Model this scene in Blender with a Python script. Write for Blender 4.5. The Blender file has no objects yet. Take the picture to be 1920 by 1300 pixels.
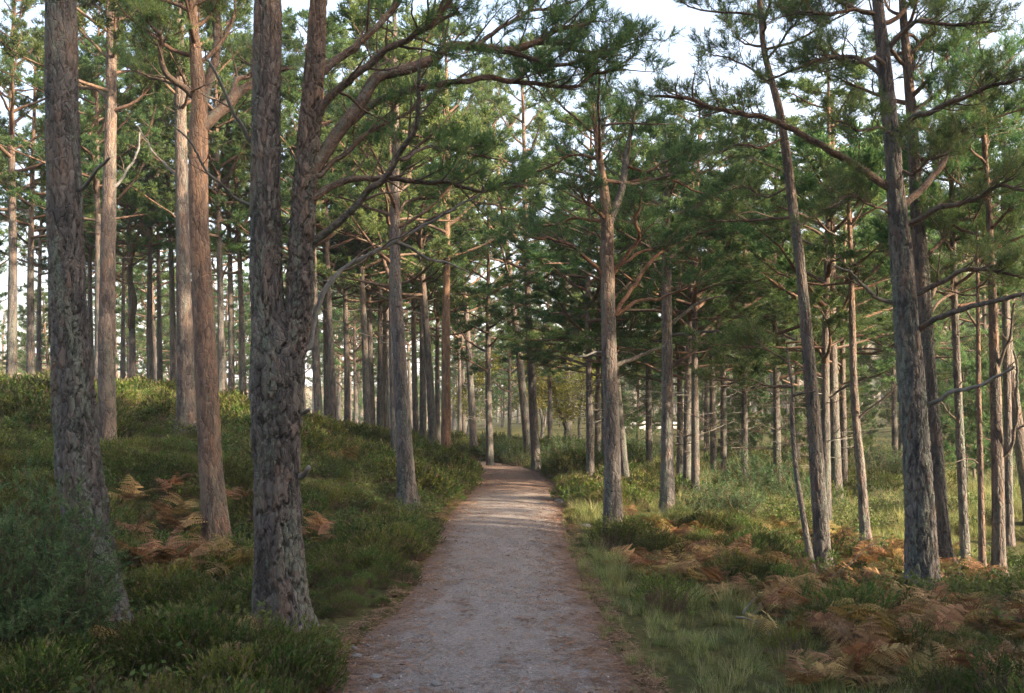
import bpy, math, random
import numpy as np
from mathutils import Vector

# ------------------------------------------------------------------ camera, light, exposure
scene = bpy.context.scene
COL = scene.collection
F = 1867.0            # focal length in photo pixels (35 mm lens, 36 mm sensor, 1920 px)
CH = 1.6              # eye height
HY = 760.0            # photo row of the horizon
cam_data = bpy.data.cameras.new("camera")
cam_data.lens = 35.0
cam_data.sensor_width = 36.0
cam_data.shift_y = (HY - 650.0) / 1920.0
cam_data.clip_start = 0.05
cam_data.clip_end = 6000.0
cam = bpy.data.objects.new("camera", cam_data)
cam.location = (0, 0, CH)
cam.rotation_euler = (math.radians(90), 0, 0)
COL.objects.link(cam)
scene.camera = cam

SUN_EL = math.radians(25.0)
SUN_AZ = math.radians(117.0)       # clockwise from +Y (view direction): light comes from the right
sun_dir = Vector((math.sin(SUN_AZ) * math.cos(SUN_EL), math.cos(SUN_AZ) * math.cos(SUN_EL), math.sin(SUN_EL)))
world = bpy.data.worlds.new("World")
scene.world = world
world.use_nodes = True
wn = world.node_tree
wn.nodes.clear()
sky = wn.nodes.new("ShaderNodeTexSky")
sky.sky_type = 'NISHITA'
sky.sun_disc = False
sky.sun_elevation = SUN_EL
sky.sun_rotation = SUN_AZ
sky.air_density = 1.0
sky.dust_density = 5.0
sky.ozone_density = 1.0
bg = wn.nodes.new("ShaderNodeBackground")
bg.inputs[1].default_value = 0.115
wo = wn.nodes.new("ShaderNodeOutputWorld")
wn.links.new(sky.outputs[0], bg.inputs[0])
wn.links.new(bg.outputs[0], wo.inputs[0])

sd = bpy.data.lights.new("sun", 'SUN')
sd.energy = 3.3
sd.angle = math.radians(1.5)
sd.color = (1.0, 0.85, 0.64)
sun = bpy.data.objects.new("sun", sd)
sun.rotation_euler = (-sun_dir).to_track_quat('-Z', 'Y').to_euler()
COL.objects.link(sun)

scene.view_settings.view_transform = 'Standard'
scene.view_settings.look = 'None'
scene.view_settings.gamma = 1.0
scene.view_settings.use_curve_mapping = False
scene.view_settings.exposure = 2.45
scene.render.engine = 'CYCLES'
scene.cycles.max_bounces = 6
scene.cycles.diffuse_bounces = 4
scene.cycles.sample_clamp_indirect = 3.0
scene.cycles.glossy_bounces = 2
scene.cycles.transmission_bounces = 4
scene.cycles.use_denoising = True
scene.cycles.denoising_prefilter = 'NONE'
scene.cycles.volume_bounces = 1
HAZE = 0.0009

# ------------------------------------------------------------------ small maths helpers
rng = np.random.default_rng(7)
UP = np.array([0.0, 0.0, 1.0])


def at(px, py, d):
    return np.array([(px - 960.0) * d / F, d, CH + (HY - py) * d / F])


def nrm(v):
    v = np.asarray(v, float)
    return v / np.maximum(np.linalg.norm(v, axis=-1, keepdims=True), 1e-9)


def sstep(a, b, x):
    t = np.clip((x - a) / (b - a), 0, 1)
    return t * t * (3 - 2 * t)


def hash2(i, j, s=0):
    h = (i.astype(np.int64) * 374761393 + j.astype(np.int64) * 668265263 + s * 974634777) & 0x7fffffff
    h = ((h ^ (h >> 13)) * 1274126177) & 0x7fffffff
    h = ((h ^ (h >> 16)) * 83492791) & 0x7fffffff
    return (h & 0xffff) / 65535.0


def vnoise(x, y, s=0):
    x = np.asarray(x, float); y = np.asarray(y, float)
    i = np.floor(x); j = np.floor(y)
    u = x - i; v = y - j
    u = u * u * (3 - 2 * u); v = v * v * (3 - 2 * v)
    a = hash2(i, j, s); b = hash2(i + 1, j, s); c = hash2(i, j + 1, s); d = hash2(i + 1, j + 1, s)
    return (a * (1 - u) + b * u) * (1 - v) + (c * (1 - u) + d * u) * v


def fbm(x, y, s=0, o=4):
    r = 0; a = 0.5; n = 0
    for k in range(o):
        r = r + a * vnoise(x * 2 ** k, y * 2 ** k, s + k); n += a; a *= 0.5
    return r / n


def catmull(P, n):
    P = np.asarray(P, float)
    if len(P) == 2:
        t = np.linspace(0, 1, n)[:, None]
        return P[0] * (1 - t) + P[1] * t
    Q = np.vstack([2 * P[0] - P[1], P, 2 * P[-1] - P[-2]])
    L = np.r_[0, np.cumsum(np.linalg.norm(np.diff(P[:, :3], axis=0), axis=1))]
    s = np.linspace(0, L[-1], n)
    k = np.clip(np.searchsorted(L, s, side='right') - 1, 0, len(P) - 2)
    t = ((s - L[k]) / np.maximum(L[k + 1] - L[k], 1e-9))[:, None]
    p0, p1, p2, p3 = Q[k], Q[k + 1], Q[k + 2], Q[k + 3]
    return 0.5 * (2 * p1 + (p2 - p0) * t + (2 * p0 - 5 * p1 + 4 * p2 - p3) * t ** 2 + (3 * p1 - p0 - 3 * p2 + p3) * t ** 3)


# ------------------------------------------------------------------ mesh building
def mk_mesh(name, parts, mats):
    """parts: (verts, faces, material index, per-vertex colour or None, smooth)"""
    V = []; LV = []; LS = []; MI = []; SM = []; AT = []
    off = 0; lo = 0
    for v, f, mi, a, sm in parts:
        if len(v) == 0 or len(f) == 0:
            continue
        f = np.asarray(f, np.int32)
        V.append(np.asarray(v, np.float32)); LV.append((f + off).ravel())
        LS.append(lo + np.arange(len(f), dtype=np.int32) * f.shape[1])
        MI.append(np.full(len(f), mi, np.int32)); SM.append(np.full(len(f), sm, bool))
        if a is None:
            a = np.full((len(v), 4), 0.5, np.float32)
        AT.append(np.asarray(a, np.float32))
        off += len(v); lo += f.size
    V = np.vstack(V); LV = np.concatenate(LV); LS = np.concatenate(LS)
    me = bpy.data.meshes.new(name)
    me.vertices.add(len(V)); me.vertices.foreach_set('co', V.ravel())
    me.loops.add(len(LV)); me.loops.foreach_set('vertex_index', LV)
    me.polygons.add(len(LS)); me.polygons.foreach_set('loop_start', LS)
    for m in mats:
        me.materials.append(m)
    me.polygons.foreach_set('material_index', np.concatenate(MI))
    me.polygons.foreach_set('use_smooth', np.concatenate(SM))
    at_ = me.attributes.new('tint', 'FLOAT_COLOR', 'POINT')
    at_.data.foreach_set('color', np.vstack(AT).ravel())
    me.update(calc_edges=True)
    return me


def obj(name, me, parent=None, label=None, cat=None, group=None, kind=None, loc=None):
    o = bpy.data.objects.new(name, me)
    COL.objects.link(o)
    if parent is not None:
        o.parent = parent
    if label: o['label'] = label
    if cat: o['category'] = cat
    if group: o['group'] = group
    if kind: o['kind'] = kind
    if loc is not None: o.location = loc
    return o


def frames(P):
    T = nrm(np.gradient(P, axis=0))
    N = np.zeros_like(P)
    ref = np.array([1.0, 0, 0]) if abs(T[0][0]) < 0.8 else np.array([0, 1.0, 0])
    n = nrm(ref - T[0] * np.dot(ref, T[0]))
    for i in range(len(P)):
        n = nrm(n - T[i] * np.dot(n, T[i])); N[i] = n
    return T, N, np.cross(T, N)


def tube(P, R, n=8, cap=True, jitter=0.0, r=None, tint=None):
    P = np.asarray(P, float); R = np.asarray(R, float); m = len(P)
    T, N, B = frames(P)
    th = np.linspace(0, 2 * np.pi, n, endpoint=False)
    rr = R[:, None] * np.ones((1, n))
    if jitter and r is not None:
        rr = rr * (1 + jitter * (r.random((m, n)) - 0.5))
    V = P[:, None] + rr[..., None] * (np.cos(th)[None, :, None] * N[:, None] + np.sin(th)[None, :, None] * B[:, None])
    V = V.reshape(-1, 3)
    i, j = np.meshgrid(np.arange(m - 1), np.arange(n), indexing='ij')
    a = i * n + j; b = i * n + (j + 1) % n
    Fq = np.stack([a, b, b + n, a + n], -1).reshape(-1, 4)
    A = np.tile(np.array(tint if tint is not None else (0.5, 0.5, 0.5, 1), np.float32), (len(V), 1))
    out = [(V, Fq, 0, A, True)]
    return out


def bark_trunk(P, R, n, warm, depth, seed, flare=0.0, cellu=0.05, cellv=0.12, lump=0.05):
    """A bark covered stem: plates raised out of fissures in the geometry itself. warm: (at foot, at top)"""
    P = np.asarray(P, float); m = len(P)
    T, N, B = frames(P)
    S = np.r_[0, np.cumsum(np.linalg.norm(np.diff(P, axis=0), axis=1))]
    th = np.linspace(0, 2 * np.pi, n, endpoint=False)
    TH, SS = np.meshgrid(th, S)
    RR = np.repeat(R[:, None], n, 1)
    rm = float(np.median(R))
    lobe = 0.5 + 0.5 * np.cos(TH * 5 + seed) * np.cos(TH * 2 + seed * 1.7)
    if flare:
        RR = RR * (1 + flare * np.exp(-SS / 0.22) * (0.45 + 0.9 * lobe))
    RR = RR * (1 + lump * (fbm(np.cos(TH) * 1.3 + 7 + seed, SS * 1.6 + np.sin(TH) * 1.3, seed, 3) - 0.5) * 2)
    nu = max(5, int(round(2 * np.pi * rm / cellu)))
    u = TH / (2 * np.pi) * nu; v = SS / cellv
    wu = (fbm(np.cos(TH) * 3 + 11, SS * 3 + np.sin(TH) * 3, seed + 3, 4) - 0.5) * 1.5
    wv = (fbm(np.cos(TH) * 4 - 9, SS * 4 + np.sin(TH) * 4, seed + 5, 4) - 0.5) * 1.6
    u = u + wu; v = v + wv
    iu = np.floor(u); iv = np.floor(v)
    f1 = np.full(u.shape, 9.0); f2 = np.full(u.shape, 9.0); pid = np.zeros(u.shape)
    for du in (-1, 0, 1):
        for dv in (-1, 0, 1):
            cu = iu + du; cv = iv + dv; cw = np.mod(cu, nu)
            x = cu + 0.15 + 0.7 * hash2(cw, cv, seed); y = cv + 0.15 + 0.7 * hash2(cw, cv, seed + 1)
            d = np.hypot(u - x, v - y)
            near = d < f1
            f2 = np.where(near, f1, np.minimum(f2, d))
            pid = np.where(near, hash2(cw, cv, seed + 2), pid)
            f1 = np.where(near, d, f1)
    e = f2 - f1
    tz = (SS / max(S[-1], 1e-3))
    dep = depth * (1 - 0.6 * sstep(0.2, 0.9, SS / 5.0))
    h = sstep(0.0, 0.13, e) * (0.6 + 0.6 * pid) - 0.5
    fine = fbm(TH * rm * 70, SS * 55, seed + 9, 3) - 0.5
    RR = RR * 0.97 + dep * (h - 0.38 + 0.5 * fine)
    V = (P[:, None] + RR[..., None] * (np.cos(th)[None, :, None] * N[:, None] + np.sin(th)[None, :, None] * B[:, None])).reshape(-1, 3)
    i, j = np.meshgrid(np.arange(m - 1), np.arange(n), indexing='ij')
    a = i * n + j; b = i * n + (j + 1) % n
    Fq = np.stack([a, b, b + n, a + n], -1).reshape(-1, 4)
    A = np.zeros((m, n, 4), np.float32)
    A[..., 0] = pid
    A[..., 1] = warm[0] + (warm[1] - warm[0]) * sstep(0.15, 1.0, SS / max(4.0, S[-1]))
    A[..., 2] = fbm(np.cos(TH) * 2 + 5, SS * 2.2 + np.sin(TH) * 2, seed + 20, 4)
    A[..., 3] = 1
    return (V, Fq, 0, A.reshape(-1, 4), True)


def sticks(P0, P1, R0, R1, n=3, tint=None):
    P0 = np.asarray(P0, float); P1 = np.asarray(P1, float)
    k = len(P0)
    if k == 0:
        return (np.zeros((0, 3)), np.zeros((0, 4), int), 0, None, True)
    T = nrm(P1 - P0)
    ref = np.where(np.abs(T[:, 2:3]) < 0.9, UP, np.array([1.0, 0, 0]))
    N = nrm(np.cross(T, ref)); B = np.cross(T, N)
    th = np.linspace(0, 2 * np.pi, n, endpoint=False)
    ring = np.cos(th)[None, :, None] * N[:, None] + np.sin(th)[None, :, None] * B[:, None]
    V = np.concatenate([P0[:, None] + ring * np.asarray(R0, float).reshape(-1, 1, 1), P1[:, None] + ring * np.asarray(R1, float).reshape(-1, 1, 1)], 1)
    j = np.arange(n)
    f = np.stack([j, (j + 1) % n, n + (j + 1) % n, n + j], -1)
    Fq = (np.arange(k)[:, None, None] * 2 * n + f[None]).reshape(-1, 4)
    A = None
    if tint is not None:
        A = np.tile(np.array(tint, np.float32), (k * 2 * n, 1))
    return (V.reshape(-1, 3), Fq, 0, A, True)


def needles(Pos, Dir, K, slen, nlen, w, r, mi=1, spread=0.75, tint=None):
    """Bottle-brush shoots: K slim needles set round each shoot axis."""
    Pos = np.asarray(Pos, float); k = len(Pos)
    if k == 0:
        return (np.zeros((0, 3)), np.zeros((0, 3), int), mi, None, False)
    D = nrm(Dir)
    ref = np.where(np.abs(D[:, 2:3]) < 0.9, UP, np.array([1.0, 0, 0]))
    N = nrm(np.cross(D, ref)); B = np.cross(D, N)
    t = (np.arange(K)[None] + r.random((k, K))) / K
    ph = r.random((k, K)) * 2 * np.pi
    rad = np.cos(ph)[..., None] * N[:, None] + np.sin(ph)[..., None] * B[:, None]
    a = spread * (1.15 - 0.6 * t) * (0.7 + 0.6 * r.random((k, K)))
    nd = np.cos(a)[..., None] * D[:, None] + np.sin(a)[..., None] * rad
    b = Pos[:, None] + D[:, None] * (t * slen)[..., None]
    side = nrm(np.cross(nd, r.normal(size=(k, K, 3))))
    L = nlen * (0.7 + 0.5 * r.random((k, K)))[..., None]
    V = np.stack([b - side * w / 2, b + side * w / 2, b + nd * L], 2)
    V = V.reshape(-1, 3)
    Ft = np.arange(k * K * 3, dtype=np.int32).reshape(-1, 3)
    A = np.ones((k, K * 3, 4), np.float32) * 0.5
    A[..., 0] = (r.random((k, 1)) if tint is None else np.asarray(tint).reshape(-1, 1))
    A[..., 1] = np.tile(np.array([0, 0, 1.0]), K)[None]
    return (V, Ft, mi, A.reshape(-1, 4), False)


# ------------------------------------------------------------------ materials
def new_mat(name):
    m = bpy.data.materials.new(name); m.use_nodes = True
    nt = m.node_tree; nt.nodes.clear()
    out = nt.nodes.new("ShaderNodeOutputMaterial")
    return m, nt, out


def N_(nt, typ, **kw):
    n = nt.nodes.new(typ)
    for k, v in kw.items():
        setattr(n, k, v)
    return n


def ramp(nt, src, stops):
    r = nt.nodes.new("ShaderNodeValToRGB")
    el = r.color_ramp.elements
    while len(el) < len(stops):
        el.new(0.5)
    for e, (p, c) in zip(el, stops):
        e.position = p; e.color = (*c, 1)
    nt.links.new(src, r.inputs[0])
    return r.outputs[0]


def mixc(nt, fac, a, b, mode='MIX'):
    m = nt.nodes.new("ShaderNodeMix"); m.data_type = 'RGBA'; m.blend_type = mode
    for s, v in ((m.inputs[0], fac), (m.inputs[6], a), (m.inputs[7], b)):
        if isinstance(v, (int, float)): s.default_value = v
        elif isinstance(v, tuple): s.default_value = (*v, 1)
        else: nt.links.new(v, s)
    return m.outputs[2]


def noise(nt, scale, detail=4, rough=0.6, vec=None, dist=0.0):
    t = nt.nodes.new("ShaderNodeTexNoise")
    t.inputs['Scale'].default_value = scale; t.inputs['Detail'].default_value = detail
    t.inputs['Roughness'].default_value = rough; t.inputs['Distortion'].default_value = dist
    if vec is not None: nt.links.new(vec, t.inputs['Vector'])
    return t.outputs[0]


def mathn(nt, op, a, b=None, clamp=False):
    m = nt.nodes.new("ShaderNodeMath"); m.operation = op; m.use_clamp = clamp
    for s, v in ((m.inputs[0], a), (m.inputs[1], b)):
        if v is None: continue
        if isinstance(v, (int, float)): s.default_value = v
        else: nt.links.new(v, s)
    return m.outputs[0]


def coords(nt, scale=(1, 1, 1)):
    c = nt.nodes.new("ShaderNodeTexCoord")
    mp = nt.nodes.new("ShaderNodeMapping"); mp.inputs['Scale'].default_value = scale
    nt.links.new(c.outputs['Object'], mp.inputs[0])
    return mp.outputs[0]


def tint_attr(nt):
    a = nt.nodes.new("ShaderNodeAttribute"); a.attribute_name = 'tint'
    s = nt.nodes.new("ShaderNodeSeparateColor"); nt.links.new(a.outputs['Color'], s.inputs[0])
    return s.outputs[0], s.outputs[1], s.outputs[2]


def bark_mat(name, grey1, grey2, warm1, warm2, lichen=0.5, bump=0.8, flake=(26, 26, 7)):
    m, nt, out = new_mat(name)
    r, g, b = tint_attr(nt)
    wv = N_(nt, "ShaderNodeTexNoise"); wv.inputs['Scale'].default_value = 9; wv.inputs['Detail'].default_value = 4
    v0 = coords(nt); nt.links.new(v0, wv.inputs['Vector'])
    wm = N_(nt, "ShaderNodeVectorMath", operation='SCALE'); nt.links.new(wv.outputs['Color'], wm.inputs[0]); wm.inputs['Scale'].default_value = 0.09
    wa = N_(nt, "ShaderNodeVectorMath", operation='ADD'); nt.links.new(v0, wa.inputs[0]); nt.links.new(wm.outputs[0], wa.inputs[1])
    mp = N_(nt, "ShaderNodeMapping"); mp.inputs['Scale'].default_value = flake; nt.links.new(wa.outputs[0], mp.inputs[0])
    ve = N_(nt, "ShaderNodeTexVoronoi", feature='DISTANCE_TO_EDGE'); ve.inputs['Scale'].default_value = 1.0; nt.links.new(mp.outputs[0], ve.inputs['Vector'])
    vc = N_(nt, "ShaderNodeTexVoronoi"); vc.inputs['Scale'].default_value = 1.0; nt.links.new(mp.outputs[0], vc.inputs['Vector'])
    vs = N_(nt, "ShaderNodeSeparateColor"); nt.links.new(vc.outputs['Color'], vs.inputs[0])
    n1 = noise(nt, 22, 6, 0.7, coords(nt, (1, 1, 0.35)))
    n2 = noise(nt, 110, 4, 0.7, v0)
    n3 = noise(nt, 4.5, 4, 0.6, coords(nt, (1, 1, 0.4)))
    # grey weathered plates against redder fresh ones, plate by plate
    pm = mathn(nt, 'ADD', mathn(nt, 'MULTIPLY', r, 0.45), mathn(nt, 'ADD', mathn(nt, 'MULTIPLY', vs.outputs[0], 0.35), mathn(nt, 'MULTIPLY', mathn(nt, 'SUBTRACT', n3, 0.5), 1.2)))
    cg = ramp(nt, pm, [(0.15, grey1), (0.45, grey2), (0.75, tuple(0.5 * (a + c) * q for a, c, q in zip(grey2, warm1, (0.95, 0.95, 0.95))))])
    cw = ramp(nt, pm, [(0.15, warm1), (0.7, warm2)])
    c = mixc(nt, g, cg, cw)
    c = mixc(nt, 0.75, c, ramp(nt, n1, [(0.3, (0.68, 0.67, 0.66)), (0.7, (1.32, 1.3, 1.28))]), 'MULTIPLY')
    c = mixc(nt, 0.5, c, ramp(nt, vs.outputs[1], [(0.0, (0.72, 0.70, 0.70)), (1.0, (1.28, 1.26, 1.24))]), 'MULTIPLY')
    nl = noise(nt, 26, 8, 0.8, v0)
    lm = mathn(nt, 'ADD', nl, mathn(nt, 'MULTIPLY', mathn(nt, 'SUBTRACT', b, 0.5), 0.5))
    lm = ramp(nt, lm, [(0.55, (0, 0, 0)), (0.60, (1, 1, 1))])
    lm = mathn(nt, 'MULTIPLY', lm, mathn(nt, 'MULTIPLY', mathn(nt, 'SUBTRACT', 1.0, mathn(nt, 'MULTIPLY', g, 0.85)), lichen))
    c = mixc(nt, lm, c, ramp(nt, n2, [(0.35, (0.10, 0.125, 0.095)), (0.65, (0.24, 0.27, 0.21))]))
    p = N_(nt, "ShaderNodeBsdfPrincipled")
    nt.links.new(c, p.inputs['Base Color']); p.inputs['Roughness'].default_value = 0.9
    p.inputs['Specular IOR Level'].default_value = 0.15
    bp = N_(nt, "ShaderNodeBump"); bp.inputs['Strength'].default_value = bump; bp.inputs['Distance'].default_value = 0.015
    he = ramp(nt, ve.outputs['Distance'], [(0.0, (0, 0, 0)), (0.13, (0.8, 0.8, 0.8)), (0.4, (1, 1, 1))])
    hb = mathn(nt, 'ADD', mathn(nt, 'MULTIPLY', he, 0.9), mathn(nt, 'ADD', mathn(nt, 'MULTIPLY', n1, 0.9), mathn(nt, 'MULTIPLY', n2, 0.35)))
    hb = mathn(nt, 'ADD', hb, mathn(nt, 'MULTIPLY', vs.outputs[2], 0.4))
    nt.links.new(hb, bp.inputs['Height']); nt.links.new(bp.outputs[0], p.inputs['Normal'])
    nt.links.new(p.outputs[0], out.inputs[0])
    return m


def leaf_mat(name, dark, light, hue_var=0.03, val_var=0.3, transl=0.35, tip=None, rough=0.6):
    m, nt, out = new_mat(name)
    r, g, b = tint_attr(nt)
    c = mixc(nt, r, dark, light)
    if tip is not None:
        c = mixc(nt, mathn(nt, 'MULTIPLY', g, 0.6), c, tip)
    oi = N_(nt, "ShaderNodeObjectInfo")
    hs = N_(nt, "ShaderNodeHueSaturation")
    mr = N_(nt, "ShaderNodeMapRange"); mr.inputs[3].default_value = 0.5 - hue_var; mr.inputs[4].default_value = 0.5 + hue_var
    nt.links.new(oi.outputs['Random'], mr.inputs[0]); nt.links.new(mr.outputs[0], hs.inputs['Hue'])
    wn_ = N_(nt, "ShaderNodeTexWhiteNoise"); wn_.noise_dimensions = '1D'; nt.links.new(oi.outputs['Random'], wn_.inputs['W'])
    mv = N_(nt, "ShaderNodeMapRange"); mv.inputs[3].default_value = 1 - val_var; mv.inputs[4].default_value = 1 + val_var
    nt.links.new(wn_.outputs['Value'], mv.inputs[0]); nt.links.new(mv.outputs[0], hs.inputs['Value'])
    nt.links.new(c, hs.inputs['Color'])
    p = N_(nt, "ShaderNodeBsdfPrincipled"); p.inputs['Roughness'].default_value = rough
    p.inputs['Specular IOR Level'].default_value = 0.25
    tr = N_(nt, "ShaderNodeBsdfTranslucent")
    nt.links.new(hs.outputs[0], p.inputs['Base Color']); nt.links.new(hs.outputs[0], tr.inputs[0])
    mx = N_(nt, "ShaderNodeMixShader"); mx.inputs[0].default_value = transl
    nt.links.new(p.outputs[0], mx.inputs[1]); nt.links.new(tr.outputs[0], mx.inputs[2])
    nt.links.new(mx.outputs[0], out.inputs[0])
    return m


def plain_mat(name, stops, scale=12, rough=0.9, bump=0.3, dist=0.01):
    m, nt, out = new_mat(name)
    n1 = noise(nt, scale, 7, 0.65, coords(nt))
    c = ramp(nt, n1, stops)
    p = N_(nt, "ShaderNodeBsdfPrincipled"); p.inputs['Roughness'].default_value = rough
    p.inputs['Specular IOR Level'].default_value = 0.25
    nt.links.new(c, p.inputs['Base Color'])
    bp = N_(nt, "ShaderNodeBump"); bp.inputs['Strength'].default_value = bump; bp.inputs['Distance'].default_value = dist
    nt.links.new(noise(nt, scale * 4, 4, 0.7, coords(nt)), bp.inputs['Height']); nt.links.new(bp.outputs[0], p.inputs['Normal'])
    nt.links.new(p.outputs[0], out.inputs[0])
    return m


M = {}
M['bark'] = bark_mat('pine_bark', (0.066, 0.065, 0.065), (0.138, 0.129, 0.123), (0.155, 0.096, 0.068), (0.31, 0.172, 0.100), 0.6, 0.8)
M['limb'] = bark_mat('limb_bark', (0.07, 0.058, 0.050), (0.14, 0.11, 0.09), (0.13, 0.066, 0.042), (0.27, 0.135, 0.075), 0.6, 0.5, (40, 40, 40))
M['twig'] = plain_mat('twig_bark', [(0.3, (0.09, 0.065, 0.048)), (0.7, (0.20, 0.135, 0.09))], 20)
M['dead'] = plain_mat('dead_wood', [(0.3, (0.10, 0.092, 0.082)), (0.7, (0.25, 0.23, 0.20))], 14)
M['needle'] = leaf_mat('pine_needles', (0.052, 0.114, 0.047), (0.178, 0.230, 0.066), 0.03, 0.30, 0.45)
M['heather'] = leaf_mat('heather_leaves', (0.044, 0.072, 0.014), (0.128, 0.162, 0.028), 0.045, 0.45, 0.32, (0.24, 0.155, 0.095))
M['bilberry'] = leaf_mat('bilberry_leaves', (0.052, 0.085, 0.022), (0.125, 0.165, 0.035), 0.03, 0.3, 0.4)
M['juniper'] = leaf_mat('juniper_needles', (0.040, 0.085, 0.034), (0.115, 0.180, 0.066), 0.02, 0.22, 0.3)
M['grass'] = leaf_mat('grass_blades', (0.11, 0.155, 0.040), (0.32, 0.33, 0.105), 0.03, 0.25, 0.35)
M['straw'] = leaf_mat('straw_blades', (0.33, 0.28, 0.13), (0.52, 0.44, 0.24), 0.02, 0.25, 0.3)
M['bracken'] = leaf_mat('dead_bracken', (0.15, 0.080, 0.030), (0.38, 0.235, 0.090), 0.03, 0.45, 0.3)
M['birch'] = leaf_mat('birch_leaves', (0.11, 0.13, 0.025), (0.28, 0.24, 0.035), 0.02, 0.2, 0.45)
M['stone'] = plain_mat('stone', [(0.3, (0.12, 0.112, 0.105)), (0.7, (0.27, 0.25, 0.235))], 18)
M['pebble'] = leaf_mat('gravel_pebbles', (0.19, 0.155, 0.14), (0.38, 0.33, 0.305), 0.015, 0.3, 0.0, None, 0.8)
M['litter'] = leaf_mat('needle_litter', (0.14, 0.072, 0.04), (0.32, 0.18, 0.10), 0.01, 0.35, 0.1)
M['fence'] = plain_mat('weathered_rail', [(0.3, (0.45, 0.43, 0.40)), (0.7, (0.68, 0.66, 0.62))], 8)


def ground_mat():
    m, nt, out = new_mat('forest_floor')
    v = coords(nt)
    c1 = ramp(nt, noise(nt, 1.3, 6, 0.65, v), [(0.3, (0.045, 0.05, 0.018)), (0.5, (0.075, 0.075, 0.028)), (0.72, (0.12, 0.095, 0.04))])
    c2 = ramp(nt, noise(nt, 26, 6, 0.7, v), [(0.3, (0.55, 0.5, 0.45)), (0.7, (1.4, 1.35, 1.2))])
    c = mixc(nt, 1.0, c1, c2, 'MULTIPLY')
    p = N_(nt, "ShaderNodeBsdfPrincipled"); p.inputs['Roughness'].default_value = 0.95; p.inputs['Specular IOR Level'].default_value = 0.1
    nt.links.new(c, p.inputs['Base Color'])
    bp = N_(nt, "ShaderNodeBump"); bp.inputs['Strength'].default_value = 0.8; bp.inputs['Distance'].default_value = 0.05
    nt.links.new(noise(nt, 14, 6, 0.7, v), bp.inputs['Height']); nt.links.new(bp.outputs[0], p.inputs['Normal'])
    nt.links.new(p.outputs[0], out.inputs[0])
    return m


def path_mat():
    m, nt, out = new_mat('gravel_path')
    r, g, b = tint_attr(nt)          # r: 0 centre .. 1 edge, g: warm sunlight on the far stretch, painted in needle colour
    v = coords(nt)
    fine = noise(nt, 160, 3, 0.75, v)
    mid = noise(nt, 3.2, 7, 0.7, coords(nt, (1.6, 0.45, 1)))
    vo = N_(nt, "ShaderNodeTexVoronoi"); vo.inputs['Scale'].default_value = 75; nt.links.new(v, vo.inputs['Vector'])
    gs = ramp(nt, fine, [(0.30, (0.172, 0.147, 0.129)), (0.5, (0.266, 0.231, 0.206)), (0.72, (0.37, 0.329, 0.296))])
    sep = N_(nt, "ShaderNodeSeparateColor"); nt.links.new(vo.outputs['Color'], sep.inputs[0])
    gs = mixc(nt, 0.6, gs, ramp(nt, sep.outputs[0], [(0, (0.55, 0.52, 0.5)), (1, (1.25, 1.2, 1.2))]), 'MULTIPLY')
    gs = mixc(nt, 0.55, gs, ramp(nt, mid, [(0.3, (0.62, 0.57, 0.53)), (0.7, (1.25, 1.22, 1.2))]), 'MULTIPLY')
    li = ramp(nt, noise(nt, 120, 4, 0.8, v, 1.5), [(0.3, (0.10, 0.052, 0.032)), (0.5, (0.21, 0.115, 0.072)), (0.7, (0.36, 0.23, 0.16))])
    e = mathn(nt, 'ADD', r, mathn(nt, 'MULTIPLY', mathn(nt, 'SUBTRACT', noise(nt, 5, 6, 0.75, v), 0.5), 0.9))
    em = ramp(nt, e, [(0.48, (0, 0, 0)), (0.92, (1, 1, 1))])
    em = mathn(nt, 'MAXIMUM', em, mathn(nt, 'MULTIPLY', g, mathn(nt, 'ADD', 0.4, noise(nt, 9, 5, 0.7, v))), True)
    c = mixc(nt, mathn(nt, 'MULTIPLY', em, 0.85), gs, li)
    p = N_(nt, "ShaderNodeBsdfPrincipled"); p.inputs['Roughness'].default_value = 0.92; p.inputs['Specular IOR Level'].default_value = 0.2
    nt.links.new(c, p.inputs['Base Color'])
    bp = N_(nt, "ShaderNodeBump"); bp.inputs['Strength'].default_value = 0.9; bp.inputs['Distance'].default_value = 0.008
    h = mathn(nt, 'ADD', fine, mathn(nt, 'MULTIPLY', vo.outputs['Distance'], -0.8))
    nt.links.new(h, bp.inputs['Height']); nt.links.new(bp.outputs[0], p.inputs['Normal'])
    nt.links.new(p.outputs[0], out.inputs[0])
    return m


M['ground'] = ground_mat()
M['path'] = path_mat()
M['hill'] = plain_mat('far_hillside', [(0.35, (0.10, 0.095, 0.045)), (0.5, (0.20, 0.14, 0.075)), (0.65, (0.28, 0.19, 0.11))], 0.02, 0.95, 0.0)
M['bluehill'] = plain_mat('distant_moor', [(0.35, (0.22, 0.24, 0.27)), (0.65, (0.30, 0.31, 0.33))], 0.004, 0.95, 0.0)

# ------------------------------------------------------------------ where the trees stand (photo pixel of the foot, distance)
# hero pines: traced stems with their own limbs
HERO = []


def hero(**k):
    HERO.append(k)


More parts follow.
